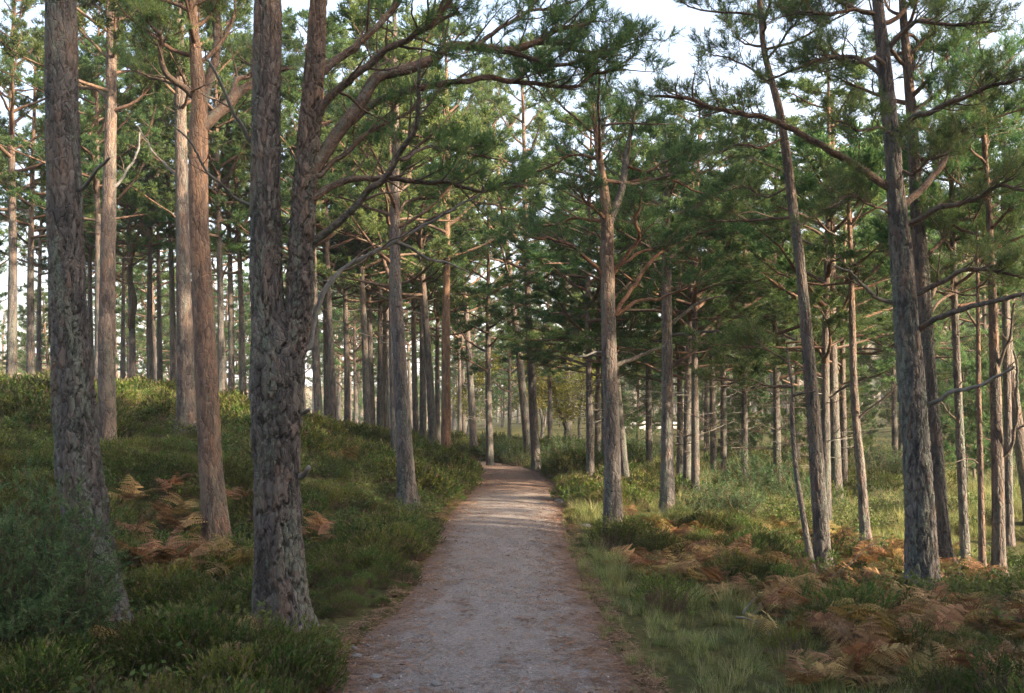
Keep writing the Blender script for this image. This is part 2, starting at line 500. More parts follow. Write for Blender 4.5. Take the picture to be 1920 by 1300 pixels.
hero(d=6.8, label='broad grey-brown pine trunk rising behind the juniper bush at far left', seed=1, n=110, dv=0.012, depth=0.028, warm=(0.05, 0.30),
     trunk=[(196, 1215, 104), (183, 1120, 92), (166, 1020, 88), (150, 900, 84), (140, 790, 79), (131, 650, 70), (121, 400, 63), (116, 200, 59), (114, 0, 56)], ext=5.5,
     limbs=[dict(p=[(150, 358), (172, 335), (192, 312), (204, 294)], w=(9, 5), dd=-0.3, kind='snag')], auto=(4.7, 8.2, 6))
hero(d=15.0, label='tall pine with sunlit right flank on the left slope, next right of the foremost trunk', seed=2, n=48, dv=0.03, depth=0.016, warm=(0.3, 0.6),
     trunk=[(201, 866, 36), (201, 800, 34), (200, 650, 32), (204, 400, 27), (207, 250, 22), (209, 100, 20), (208, -100, 17)], ext=2.5,
     limbs=[dict(p=[(216, 350), (240, 318), (256, 290), (260, 250)], w=(6, 3), dd=0.2, kind='dead'),
            dict(p=[(206, 190), (180, 170), (150, 165), (110, 140)], w=(8, 3), dd=0.5, kind='live')], auto=(6.0, 8.5, 16))
hero(d=15.5, label='pale grey pine standing just left of the red-barked pine on the slope', seed=3, n=48, dv=0.03, depth=0.016, warm=(0.25, 0.5),
     trunk=[(352, 815, 42), (350, 780, 36), (347, 650, 31), (342, 400, 25), (338, 200, 22), (335, 20, 18), (334, -120, 15)], ext=2.0,
     limbs=[dict(p=[(332, 330), (300, 300), (275, 265), (258, 235)], w=(6, 3), dd=0.3, kind='dead')], auto=(5.8, 8.0, 15))
hero(d=11.0, label='red-brown pine with two big crooked limbs near the top, left of the forked trunk', seed=4, n=72, dv=0.018, depth=0.010, warm=(0.55, 0.95),
     trunk=[(410, 1036, 54), (406, 990, 50), (394, 850, 44), (385, 650, 42), (373, 400, 36), (372, 250, 36), (374, 190, 30), (367, 100, 22), (361, 20, 17), (358, -90, 13)], ext=1.2,
     limbs=[dict(p=[(380, 238), (415, 205), (440, 178), (470, 160), (500, 140), (540, 128)], w=(25, 9), dd=0.7, kind='live', start=0.6),
            dict(p=[(436, 180), (444, 150), (470, 138), (476, 112), (488, 90)], w=(12, 5), dd=0.5, kind='live', start=0.6),
            dict(p=[(366, 184), (340, 160), (311, 130), (298, 95), (300, 72), (285, 50)], w=(14, 6), dd=-0.5, kind='live', start=0.65),
            dict(p=[(380, 190), (396, 135), (410, 75), (402, 30), (396, -60)], w=(20, 10), dd=0.4, kind='live', start=0.55),
            dict(p=[(340, 160), (310, 155), (275, 142), (245, 126)], w=(7, 3), dd=0.5, kind='live', start=0.5)], auto=(5.2, 6.6, 9))
hero(d=7.1, label='largest forked pine with deeply cracked bark beside the path, left of centre', seed=5, n=130, dv=0.012, depth=0.034, warm=(0.10, 0.60),
     trunk=[(533, 1190, 104), (530, 1150, 98), (522, 1000, 90), (519, 880, 88), (518, 760, 98), (519, 690, 101), (514, 640, 90), (503, 590, 68), (498, 500, 60), (498, 300, 55), (502, 0, 53), (505, -120, 48)], ext=5.0,
     stems=[dict(p=[(530, 760, 40), (538, 700, 52), (549, 640, 58), (561, 560, 53), (568, 400, 47), (578, 270, 43), (588, 160, 40), (594, 60, 34), (602, -60, 28), (612, -200, 22)], dd=0.05)],
     limbs=[dict(p=[(580, 325), (606, 290), (640, 240), (668, 205), (705, 145), (765, 130), (815, 110), (845, 85), (890, 88), (950, 95), (1000, 80), (1050, 55), (1100, 45)], w=(29, 8), dd=0.9, kind='live', start=0.48, sub=0.42, ns=20),
            dict(p=[(640, 245), (700, 195), (765, 172), (840, 160), (920, 148), (990, 155), (1065, 162), (1120, 140), (1175, 125)], w=(16, 5), dd=1.2, kind='live', start=0.52, sub=0.42, ns=17),
            dict(p=[(588, 240), (612, 190), (640, 165), (690, 125), (725, 90), (770, 65), (810, 45), (850, 0), (880, -60)], w=(17, 6), dd=-0.4, kind='live', start=0.55, sub=0.4, ns=14),
            dict(p=[(588, 150), (615, 125), (650, 98), (690, 65), (735, 20), (780, -50)], w=(19, 7), dd=0.5, kind='live', start=0.6, sub=0.4, ns=12),
            dict(p=[(590, 370), (620, 350), (655, 336), (700, 331), (740, 334), (790, 340), (840, 343), (890, 358), (935, 352), (980, 345)], w=(15, 5), dd=0.8, kind='live', start=0.45, sub=0.34, ns=13),
            dict(p=[(588, 452), (625, 425), (660, 390), (690, 360), (718, 335), (745, 298), (766, 262), (782, 215), (787, 170), (780, 120)], w=(16, 6), dd=-0.6, kind='dead', n=9),
            dict(p=[(580, 652), (586, 612), (600, 565), (628, 520), (660, 495), (700, 472), (740, 452), (785, 428), (835, 398), (865, 376), (905, 362)], w=(12, 4), dd=0.6, kind='dead', n=10),
            dict(p=[(735, 455), (770, 464), (805, 488), (840, 496), (880, 510)], w=(7, 3), dd=0.3, kind='dead', n=4),
            dict(p=[(600, 330), (615, 315), (660, 280), (710, 240), (755, 215), (800, 185)], w=(11, 4), dd=0.5, kind='live', start=0.4, sub=0.3, ns=8),
            dict(p=[(760, 300), (790, 282), (830, 280), (880, 284), (940, 300)], w=(7, 3), dd=0.7, kind='live', start=0.2, sub=0.3, ns=10),
            dict(p=[(470, 385), (430, 360), (390, 325), (360, 270), (322, 236)], w=(7, 3), dd=-0.5, kind='dead', n=4),
            dict(p=[(472, 270), (452, 235), (432, 195), (408, 145), (388, 110)], w=(9, 4), dd=-0.4, kind='dead', n=3),
            dict(p=[(1000, 80), (1050, 85), (1100, 100), (1150, 92), (1205, 75)], w=(9, 3), dd=0.5, kind='live', start=0.0, sub=0.42, ns=16, d0=8.0),
            dict(p=[(950, 95), (1000, 110), (1050, 118), (1110, 110), (1170, 100)], w=(9, 3), dd=0.3, kind='live', start=0.1, sub=0.4, ns=14, d0=7.8),
            dict(p=[(890, 88), (930, 60), (985, 28), (1030, 15), (1090, 0)], w=(10, 3), dd=0.8, kind='live', start=0.35, sub=0.45, ns=14, d0=7.6),
            dict(p=[(565, 775), (578, 768)], w=(11, 7), dd=-0.12, kind='stub'),
            dict(p=[(562, 892), (574, 884), (582, 874)], w=(16, 9), dd=-0.12, kind='stub')], auto=(4.8, 8.5, 9))
hero(d=14.0, label='slender dark grey pine at the path edge on the heather bank', seed=6, n=48, dv=0.03, depth=0.014, warm=(0.08, 0.35),
     trunk=[(765, 953, 42), (763, 930, 37), (756, 800, 30), (748, 650, 25), (742, 520, 21), (741, 400, 18), (741, 250, 15), (740, 100, 12)], ext=1.2,
     limbs=[dict(p=[(748, 400), (762, 378), (800, 370), (850, 372)], w=(6, 3), dd=0.4, kind='live', start=0.3)], auto=(4.0, 7.0, 18))
hero(d=12.5, label='bare-stemmed pine right of the path whose sunlit crown opens into upswept limbs', seed=8, n=64, dv=0.02, depth=0.010, warm=(0.10, 0.95),
     trunk=[(1152, 1008, 42), (1150, 970, 36), (1147, 800, 30), (1142, 650, 28), (1139, 500, 27), (1138, 410, 22), (1132, 350, 17), (1124, 300, 14), (1117, 240, 9), (1112, 190, 4)], ext=0.3,
     stems=[dict(p=[(1139, 425, 18), (1152, 392, 16), (1166, 355, 14), (1172, 310, 13), (1180, 262, 9), (1189, 222, 6), (1195, 190, 2)], dd=0.15)],
     limbs=[dict(p=[(1140, 415), (1120, 395), (1097, 378), (1090, 350)], w=(9, 4), dd=-0.4, kind='live', start=0.5),
            dict(p=[(1131, 516), (1090, 475), (1060, 455), (1015, 447), (975, 440)], w=(9, 3), dd=-0.6, kind='live', start=0.35),
            dict(p=[(1150, 512), (1180, 470), (1202, 445), (1190, 410), (1200, 380)], w=(10, 4), dd=-0.5, kind='live', start=0.5),
            dict(p=[(1132, 415), (1065, 412), (1010, 424), (970, 420)], w=(7, 3), dd=0.5, kind='live', start=0.3),
            dict(p=[(1153, 588), (1185, 540), (1220, 490), (1260, 465), (1300, 440)], w=(9, 4), dd=0.6, kind='live', start=0.5),
            dict(p=[(1153, 592), (1195, 565), (1240, 558), (1290, 540), (1340, 520)], w=(8, 3), dd=0.9, kind='live', start=0.4),
            dict(p=[(1160, 683), (1200, 668), (1245, 650)], w=(9, 4), dd=0.4, kind='dead', n=3),
            dict(p=[(1145, 512), (1210, 470), (1265, 470), (1310, 490)], w=(7, 3), dd=0.8, kind='live', start=0.4),
            dict(p=[(1172, 310), (1210, 320), (1250, 300), (1300, 280)], w=(7, 3), dd=0.4, kind='live', start=0.2),
            dict(p=[(1168, 345), (1230, 335), (1290, 350), (1350, 380)], w=(7, 3), dd=0.9, kind='live', start=0.2),
            dict(p=[(1124, 300), (1080, 290), (1040, 310), (1000, 320)], w=(6, 3), dd=0.3, kind='live', start=0.2),
            dict(p=[(1118, 660), (1100, 665), (1080, 668)], w=(5, 3), dd=-0.3, kind='snag')], auto=(4.3, 5.5, 8))
hero(d=15.0, label='straight mid-size pine standing right of the bare-stemmed pine, bracken at its foot', seed=9, n=40, dv=0.03, depth=0.012, warm=(0.08, 0.5),
     trunk=[(1253, 966, 31), (1252, 930, 27), (1251, 800, 23), (1251, 650, 20), (1250, 510, 18), (1250, 400, 14), (1250, 300, 10)], ext=0.4,
     limbs=[dict(p=[(1256, 610), (1290, 580), (1325, 562), (1360, 555)], w=(8, 3), dd=0.3, kind='dead', n=5),
            dict(p=[(1258, 630), (1300, 625), (1350, 625), (1400, 655)], w=(7, 3), dd=-0.6, kind='dead', n=4),
            dict(p=[(1258, 690), (1310, 650), (1345, 625), (1385, 650), (1415, 680)], w=(7, 3), dd=-0.5, kind='live', start=0.6)], auto=(3.2, 5.0, 12))
hero(d=11.0, label='leaning pine with slim bare stem on the right, a thin sapling stem at its foot', seed=10, n=64, dv=0.02, depth=0.014, warm=(0.10, 0.55),
     trunk=[(1546, 1084, 38), (1543, 1050, 33), (1534, 900, 29), (1515, 650, 23), (1501, 500, 19), (1488, 400, 18), (1476, 300, 17), (1465, 225, 15), (1455, 180, 14), (1434, 100, 11), (1424, 0, 10), (1415, -100, 8)], ext=0.8,
     limbs=[dict(p=[(1484, 408), (1440, 410), (1390, 412), (1330, 415)], w=(6, 3), dd=0.3, kind='live', start=0.55),
            dict(p=[(1488, 430), (1515, 415), (1555, 390), (1600, 370)], w=(5, 2), dd=0.5, kind='live', start=0.5),
            dict(p=[(1478, 350), (1440, 370), (1400, 350), (1360, 360)], w=(5, 2), dd=0.4, kind='live', start=0.2),
            dict(p=[(1470, 255), (1430, 275), (1390, 270), (1350, 290)], w=(5, 2), dd=-0.4, kind='live', start=0.2),
            dict(p=[(1450, 160), (1410, 130), (1370, 110), (1330, 95)], w=(5, 2), dd=0.3, kind='live', start=0.2),
            dict(p=[(1440, 110), (1465, 75), (1480, 55), (1510, 40)], w=(5, 2), dd=-0.3, kind='live', start=0.3)], auto=(5.4, 6.6, 10))
hero(d=10.9, label='thin crooked pine sapling stem leaning out from the foot of the leaning pine', seed=11, n=24, dv=0.03, depth=0.008, warm=(0.1, 0.3),
     trunk=[(1524, 1083, 14), (1515, 1020, 12), (1507, 975, 11), (1492, 875, 10), (1485, 775, 9), (1487, 735, 7), (1480, 690, 5), (1476, 650, 3)], ext=0.0,
     limbs=[dict(p=[(1487, 742), (1510, 738), (1530, 735)], w=(5, 2), dd=-0.3, kind='dead', n=2),
            dict(p=[(1484, 725), (1440, 722), (1395, 710), (1340, 715)], w=(6, 2), dd=0.3, kind='live', start=0.35, ns=12),
            dict(p=[(1484, 780), (1465, 800), (1450, 806)], w=(4, 2), dd=-0.2, kind='dead', n=2),
            dict(p=[(1478, 680), (1440, 655), (1400, 650)], w=(4, 2), dd=0.2, kind='live', start=0.2, ns=10)], auto=None)
hero(d=10.0, label='stout rough-barked pine dominating the right side, with a long limb reaching left', seed=12, n=110, dv=0.014, depth=0.032, warm=(0.0, 0.35),
     trunk=[(1732, 1125, 66), (1728, 1080, 58), (1722, 900, 52), (1707, 700, 49), (1692, 500, 42), (1683, 400, 36), (1675, 300, 31), (1666, 200, 28), (1656, 100, 24), (1645, 0, 20), (1636, -100, 16)], ext=1.5,
     limbs=[dict(p=[(1660, 348), (1605, 310), (1550, 280), (1495, 250), (1445, 227), (1395, 212), (1345, 200), (1290, 185), (1230, 178)], w=(16, 5), dd=-0.5, kind='live', start=0.58, sub=0.42, ns=16),
            dict(p=[(1686, 258), (1705, 225), (1745, 210), (1785, 192), (1855, 165), (1910, 150)], w=(13, 5), dd=-0.7, kind='live', start=0.4, ns=14),
            dict(p=[(1698, 382), (1740, 345), (1768, 305), (1790, 260), (1830, 230)], w=(15, 6), dd=0.5, kind='live', start=0.5),
            dict(p=[(1706, 420), (1770, 388), (1830, 370), (1880, 350), (1930, 355)], w=(13, 5), dd=-0.7, kind='live', start=0.4, ns=14),
            dict(p=[(1714, 555), (1760, 530), (1805, 510), (1855, 508), (1900, 520)], w=(12, 5), dd=-0.5, kind='live', start=0.55),
            dict(p=[(1718, 622), (1760, 595), (1820, 575), (1870, 560), (1930, 548)], w=(12, 7), dd=-1.2, kind='dead', n=4),
            dict(p=[(1674, 568), (1640, 550), (1605, 525), (1590, 505), (1560, 500)], w=(9, 3), dd=-0.6, kind='dead', n=6),
            dict(p=[(1735, 760), (1785, 737), (1840, 725), (1870, 705), (1900, 690)], w=(10, 4), dd=-0.8, kind='dead', n=4),
            dict(p=[(1664, 130), (1640, 110), (1600, 118), (1560, 105), (1510, 120)], w=(10, 4), dd=-0.5, kind='live', start=0.35, ns=14),
            dict(p=[(1660, 150), (1615, 115), (1560, 108), (1500, 125), (1440, 150)], w=(10, 4), dd=0.6, kind='live', start=0.3, ns=12),
            dict(p=[(1667, 90), (1690, 60), (1730, 40), (1790, 45), (1850, 40)], w=(11, 4), dd=-0.4, kind='live', start=0.3, ns=14),
            dict(p=[(1650, 30), (1610, 20), (1560, 30), (1510, 20), (1460, 30)], w=(9, 3), dd=-0.2, kind='live', start=0.3, ns=12),
            dict(p=[(1690, 320), (1712, 328), (1740, 300), (1775, 290)], w=(7, 3), dd=-0.6, kind='live', start=0.4),
            dict(p=[(1685, 262), (1650, 240), (1610, 245), (1560, 225)], w=(6, 3), dd=-0.7, kind='live', start=0.2),
            dict(p=[(1672, 405), (1630, 380), (1590, 372), (1560, 390)], w=(6, 2), dd=-0.5, kind='live', start=0.3)], auto=(5.4, 6.8, 12))
hero(d=11.3, label='second dark pine close behind the stout rough-barked pine, on its right', seed=13, n=64, dv=0.02, depth=0.016, warm=(0.08, 0.6),
     trunk=[(1780, 1088, 46), (1768, 1030, 34), (1757, 900, 31), (1741, 700, 29), (1728, 500, 28), (1720, 400, 25), (1708, 200, 20), (1695, 50, 15), (1690, -40, 12)], ext=1.2,
     limbs=[dict(p=[(1738, 480), (1765, 450), (1788, 415), (1840, 405), (1890, 408)], w=(9, 4), dd=0.4, kind='live', start=0.5),
            dict(p=[(1728, 300), (1760, 285), (1800, 250), (1860, 250), (1910, 240)], w=(8, 3), dd=0.3, kind='live', start=0.3, ns=14),
            dict(p=[(1712, 130), (1705, 65), (1740, 90), (1800, 80), (1870, 60)], w=(9, 3), dd=0.4, kind='live', start=0.35, ns=14),
            dict(p=[(1744, 560), (1770, 510), (1800, 490), (1860, 470)], w=(8, 3), dd=0.6, kind='live', start=0.5),
            dict(p=[(1742, 590), (1770, 560), (1830, 540), (1900, 530)], w=(6, 3), dd=0.6, kind='live', start=0.4)], auto=(4.8, 6.4, 12))
hero(d=13.0, label='slim crooked pine with bare side twigs between the leaning pine and the stout pine', seed=14, n=32, dv=0.03, depth=0.010, warm=(0.15, 0.7),
     trunk=[(1624, 1024, 22), (1621, 980, 19), (1614, 880, 17), (1604, 770, 15), (1599, 650, 13), (1596, 500, 10), (1592, 400, 8)], ext=0.5,
     limbs=[dict(p=[(1603, 790), (1640, 760), (1680, 725)], w=(5, 2), dd=-0.3, kind='dead', n=4),
            dict(p=[(1600, 720), (1575, 730), (1555, 745)], w=(6, 3), dd=0.3, kind='dead', n=4)], auto=(3.0, 4.6, 10))
hero(d=11.6, label='narrow dark pine with short twigs right of the paired trunks', seed=15, n=32, dv=0.03, depth=0.010, warm=(0.1, 0.4),
     trunk=[(1810, 1080, 20), (1808, 1000, 17), (1802, 850, 16), (1794, 680, 14), (1788, 500, 12), (1784, 330, 9), (1780, 200, 7)], ext=0.8,
     limbs=[dict(p=[(1795, 790), (1765, 755), (1740, 735)], w=(4, 2), dd=-0.2, kind='dead', n=3)], auto=(2.6, 5.4, 16))
hero(d=11.0, label='very thin brown pine pole, second stem in from the right-hand group', seed=16, n=24, dv=0.03, depth=0.007, warm=(0.5, 0.7),
     trunk=[(1843, 1092, 14), (1841, 1000, 12), (1838, 850, 11), (1835, 740, 10), (1834, 600, 8), (1832, 450, 5)], ext=0.2,
     limbs=[dict(p=[(1836, 870), (1815, 862), (1790, 868)], w=(3, 1.5), dd=-0.2, kind='dead', n=2)], auto=(2.6, 3.4, 6))
hero(d=11.0, label='reddish pine near the right edge with forked bare branch at mid height', seed=17, n=40, dv=0.03, depth=0.010, warm=(0.25, 0.85),
     trunk=[(1875, 1090, 28), (1873, 1030, 24), (1870, 850, 22), (1864, 650, 18), (1857, 450, 13), (1848, 300, 10), (1842, 180, 8)], ext=0.6,
     limbs=[dict(p=[(1876, 860), (1895, 840), (1905, 790), (1908, 720), (1900, 660)], w=(7, 4), dd=-0.3, kind='dead', n=4),
            dict(p=[(1868, 700), (1890, 640), (1900, 570)], w=(7, 3), dd=-0.3, kind='dead', n=5)], auto=(3.2, 5.2, 14))
hero(d=13.5, label='dark pine trunk at the right edge behind the reddish pine', seed=18, n=32, dv=0.03, depth=0.010, warm=(0.1, 0.4),
     trunk=[(1892, 1030, 20), (1891, 950, 17), (1890, 800, 15), (1886, 600, 13), (1884, 400, 10), (1884, 250, 7)], ext=0.8,
     limbs=[dict(p=[(1892, 815), (1920, 800), (1960, 790)], w=(5, 2), dd=-0.2, kind='dead', n=4)], auto=(3.0, 5.6, 14))
hero(d=14.5, label='pale leaning pine trunk cut by the right edge of the view', seed=19, n=32, dv=0.03, depth=0.012, warm=(0.2, 0.4),
     trunk=[(1936, 985, 26), (1928, 930, 23), (1914, 840, 22), (1903, 760, 20), (1893, 680, 18), (1885, 560, 14), (1880, 420, 9)], ext=0.4,
     limbs=[], auto=(3.4, 5.2, 10))

# stand trees: (foot px, foot py, distance, trunk width px, px shift at row 400, kind, label key)
STAND = [
    (20, 730, 20.5, 20, 6, 't', 'L'), (58, 732, 22, 16, 3, 't', 'L'), (73, 730, 27, 8, 2, 't', 'L'), (250, 735, 24, 13, -5, 'f', 'L'),
    (230, 735, 28, 8, 0, 't', 'L'), (281, 735, 24, 11, -2, 't', 'L'), (300, 738, 26, 9, -3, 't', 'L'), (326, 738, 23, 12, -6, 't', 'L'),
    (172, 735, 25, 9, -3, 't', 'L'), (183, 735, 20, 14, 2, 't', 'L'), (415, 752, 20.5, 12, -6, 't', 'L'), (434, 758, 22, 11, -2, 't', 'L'), (456, 764, 22, 12, -6, 't', 'L'),
    (598, 805, 21, 17, -12, 't', 'M'), (612, 802, 25, 9, -2, 't', 'M'), (626, 808, 21.5, 15, -14, 't', 'M'), (652, 812, 23, 11, -8, 't', 'M'),
    (690, 818, 22, 14, -14, 't', 'M'), (699, 816, 24, 12, -12, 't', 'M'), (714, 822, 24, 11, -3, 't', 'M'), (722, 824, 26, 9, -2, 't', 'M'),
    (743, 880, 18, 17, -12, 't', 'M'), (781, 828, 25, 12, -10, 't', 'M'), (793, 832, 24, 14, -4, 't', 'M'), (814, 855, 22.5, 17, -28, 't', 'M'),
    (837, 872, 21.5, 20, -2, 'o', 'O'), (822, 850, 26, 10, -6, 't', 'M'),
    (889, 853, 30, 15, -22, 't', 'P'), (919, 872, 26, 15, -8, 's', 'P1'), (992, 863, 27, 17, -46, 't', 'P2'), (1006, 882, 24, 18, -22, 't', 'P3'),
    (1031, 850, 32, 9, -3, 's', 'R'), (1107, 911, 19, 15, -3, 's', 'R'), (1134, 884, 22, 11, -6, 's', 'R'), (1121, 876, 23, 10, -2, 's', 'R'), (1175, 918, 18.5, 16, -45, 's', 'R'),
    (1218, 874, 22, 12, -8, 's', 'R'), (1288, 945, 17.5, 12, 6, 's', 'R'), (1304, 946, 17.2, 14, 0, 's', 'R'), (1275, 910, 20, 9, 0, 's', 'R'),
    (1356, 908, 21, 9, -3, 's', 'R'), (1458, 937, 18.5, 14, -4, 's', 'R'), (1495, 880, 24, 10, -3, 's', 'R'), (1550, 990, 14.0, 12, -4, 's', 'R'), (1570, 958, 17.5, 23, -12, 's', 'R'),
    (1583, 948, 19, 11, -4, 's', 'R'), (1596, 890, 25, 10, -3, 's', 'R'), (1678, 890, 24, 10, -4, 's', 'R'), (1690, 885, 26, 9, -4, 's', 'R'),
    (1402, 862, 30, 9, 0, 's', 'R'), (1388, 864, 31, 8, 0, 's', 'R'), (1848, 900, 24, 10, -3, 's', 'R'),
    (1158, 888, 24.5, 11, 4, 's', 'R'), (1338, 902, 21.5, 11, -4, 's', 'R'), (1395, 925, 19.5, 10, 3, 's', 'R'),
    (1745, 900, 24, 9, -5, 's', 'R'), (1790, 880, 27, 10, 0, 's', 'R'), (1325, 880, 27, 8, 0, 's', 'R'), (955, 838, 40, 8, 0, 's', 'B'), (862, 838, 38, 9, -3, 't', 'B'),
]

# ------------------------------------------------------------------ terrain height
CP = []
for h_ in HERO:
    t0 = h_['trunk'][0]
    CP.append(at(t0[0], t0[1] - 6, h_['d']))
for s_ in STAND:
    CP.append(at(s_[0], s_[1] + (14 if s_[6] in 'LM' else -4), s_[2]))
for (px, py, d) in [(0, 750, 17.5), (100, 750, 17.5), (200, 755, 18), (270, 753, 18.5), (330, 757, 19), (430, 782, 20), (520, 802, 20), (660, 828, 21),
                    (100, 850, 13.5), (300, 900, 13), (30, 860, 12), (-150, 800, 12), (-300, 750, 17), (-150, 748, 18), (450, 900, 13.5), (600, 900, 14), (690, 900, 15.5), (300, 1150, 8.1),
                    (650, 1150, 7.6), (680, 1050, 10), (1700, 930, 18), (1400, 960, 15.5), (1300, 1150, 7.8), (1150, 1080, 9.4), (1500, 1200, 7.3), (1800, 1200, 7.6), (2100, 1080, 10.5),
                    (1500, 860, 32), (1800, 850, 34), (1250, 850, 34), (2200, 880, 30), (850, 848, 28), (800, 845, 30)]:
    CP.append(at(px, py, d))
for (x, y, z) in [(-4, 2, 0.15), (-2, 3, 0.05), (2, 3, 0), (4, 2, -0.1), (0, -3, 0), (-6, 5, 0.4), (6, 4, -0.2), (-12, 8, 1.5), (12, 6, -0.3), (-8, -6, 0.5), (8, -6, 0), (0, -12, 0.2), (-16, 22, 1.6), (-10, 32, 0.9),
                  (-3, 34, 0.4), (4, 36, 0.2), (12, 36, 0.2), (22, 34, 0.1), (-22, 34, 0.6), (-20, 45, -0.6), (0, 48, 0.4), (16, 50, 0.5), (32, 50, 0.6), (-6, 45, 0.2), (20, 15, -0.3), (26, 24, 0), (-24, 14, 1.6),
                  (-30, 60, -2.0), (-10, 62, -0.6), (10, 66, 0.8), (36, 70, 1.4), (60, 60, 1.4), (50, 30, 0.5), (-50, 40, -1), (-50, 10, 1), (50, 0, 0), (0, -40, 0.5), (40, -40, 0.5), (-40, -40, 0.5)]:
    CP.append(np.array([x, y, z], float))
PATH_Y = np.array([-6, 2, 5.53, 6.79, 7.66, 8.79, 10.3, 12.45, 15.7, 18.7, 21.3, 24.0, 26.0, 28.0, 30.0, 32.0])
PATH_L = np.array([-0.95, -0.95, -0.94, -0.98, -0.82, -0.80, -0.84, -0.85, -0.84, -0.70, -0.66, -0.82, -1.35, -2.2, -3.6, -5.2])
PATH_R = np.array([0.60, 0.62, 0.66, 0.58, 0.60, 0.565, 0.55, 0.60, 0.73, 0.76, 0.76, 0.55, 0.18, -0.6, -2.0, -3.8])
for y in (2, 5, 8, 11, 14, 17, 20, 23, 26):
    c = 0.5 * (np.interp(y, PATH_Y, PATH_L) + np.interp(y, PATH_Y, PATH_R))
    CP.append(np.array([c, y, 0.0]))
CP = np.array(CP)


def tps_fit(P, lam=0.02):
    n = len(P)
    d2 = ((P[:, None, :2] - P[None, :, :2]) ** 2).sum(-1)
    K = np.where(d2 > 0, 0.5 * d2 * np.log(d2 + 1e-12), 0) + lam * np.eye(n)
    Q = np.c_[np.ones(n), P[:, :2]]
    A = np.block([[K, Q], [Q.T, np.zeros((3, 3))]])
    return np.linalg.solve(A, np.r_[P[:, 2], 0, 0, 0])


TPS = tps_fit(CP, 0.08)


def path_dist(x, y):
    """signed distance outside the path edge (negative inside)"""
    l = np.interp(y, PATH_Y, PATH_L); r_ = np.interp(y, PATH_Y, PATH_R)
    w = 0.07 * (vnoise(np.asarray(y) * 2.3, np.asarray(y) * 0 + 3, 5) - 0.5) + 0.05 * (vnoise(np.asarray(y) * 7, np.asarray(y) * 0 + 9, 6) - 0.5)
    d = np.maximum(l + w - x, x - r_ - w)
    return np.where(y > 32.5, 3.0, d)


def ground_z(x, y):
    x = np.asarray(x, float); y = np.asarray(y, float)
    xf = np.clip(x, -70, 70).ravel(); yf = np.clip(y, -45, 75).ravel()
    z = np.zeros(len(xf)); n = len(CP)
    for s in range(0, len(xf), 20000):
        e = slice(s, s + 20000)
        d2 = (xf[e, None] - CP[None, :, 0]) ** 2 + (yf[e, None] - CP[None, :, 1]) ** 2
        z[e] = (0.5 * d2 * np.log(d2 + 1e-12)) @ TPS[:n] + TPS[n] + TPS[n + 1] * xf[e] + TPS[n + 2] * yf[e]
    z = z.reshape(x.shape)
    z = np.clip(z, -3.0, 3.2)
    pd = path_dist(x, y)
    z = z * sstep(-0.1, 0.9, pd) if np.ndim(z) else z * float(sstep(-0.1, 0.9, pd))
    bump = (0.10 + 0.06 * (x < 0)) * (fbm(x * 1.0, y * 1.0, 31, 3) - 0.5) + 0.05 * (fbm(x * 3, y * 3, 33, 2) - 0.5)
    return z + bump * sstep(0.0, 0.8, pd) - 0.03 * (1 - sstep(-0.05, 0.12, pd))


def axis(near0, near1, step, lo, hi, g):
    a = list(np.arange(near0, near1 + 1e-6, step))
    s = step
    while a[-1] < hi:
        s *= g; a.append(a[-1] + s)
    s = step
    while a[0] > lo:
        s *= g; a.insert(0, a[0] - s)
    return np.array(a)


gx = axis(-9, 9, 0.15, -1250, 1250, 1.09)
gy = axis(3, 28, 0.16, -120, 1350, 1.09)
GX, GY = np.meshgrid(gx, gy)
GZ = ground_z(GX, GY)
nx, ny = len(gx), len(gy)
ii, jj = np.meshgrid(np.arange(ny - 1), np.arange(nx - 1), indexing='ij')
a_ = ii * nx + jj
me = mk_mesh('forest_floor', [(np.stack([GX, GY, GZ], -1).reshape(-1, 3), np.stack([a_, a_ + 1, a_ + nx + 1, a_ + nx], -1).reshape(-1, 4), 0, None, True)], [M['ground']])
obj('ground', me, kind='structure')

# path sheet
py_ = np.concatenate([np.arange(-2, 14, 0.05), np.arange(14, 31, 0.12)])
pu = np.linspace(-0.04, 1.04, 41)
PL = np.interp(py_, PATH_Y, PATH_L) - 0.10; PR = np.interp(py_, PATH_Y, PATH_R) + 0.10
PX = PL[:, None] + (PR - PL)[:, None] * pu[None]
PYY = np.repeat(py_[:, None], len(pu), 1)
edge = np.abs(pu - 0.5) * 2
PZ = 0.035 * (1 - edge[None] ** 2) - 0.02 * sstep(0.8, 1.08, edge)[None] + 0.02 * (fbm(PX * 1.5, PYY * 1.5, 51, 4) - 0.5) + 0.006 * (fbm(PX * 14, PYY * 14, 52, 3) - 0.5)
A = np.zeros((*PX.shape, 4), np.float32)
A[..., 0] = edge[None] ** 1.6; A[..., 1] = sstep(16.5, 19.5, PYY) * 0.9; A[..., 3] = 1  # second channel paints warm sunlight onto the far path as orange-brown
n_, m_ = PX.shape
ii, jj = np.meshgrid(np.arange(n_ - 1), np.arange(m_ - 1), indexing='ij'); a_ = ii * m_ + jj
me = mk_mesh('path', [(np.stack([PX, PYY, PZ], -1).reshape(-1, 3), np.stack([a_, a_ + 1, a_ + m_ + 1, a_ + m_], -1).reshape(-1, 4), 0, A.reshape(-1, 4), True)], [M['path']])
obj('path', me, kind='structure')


def path_z(x, y):
    l = np.interp(y, PATH_Y, PATH_L) - 0.1; r_ = np.interp(y, PATH_Y, PATH_R) + 0.1
    e = np.abs((x - l) / (r_ - l) - 0.5) * 2
    return 0.035 * (1 - e ** 2) - 0.02 * sstep(0.8, 1.08, e)


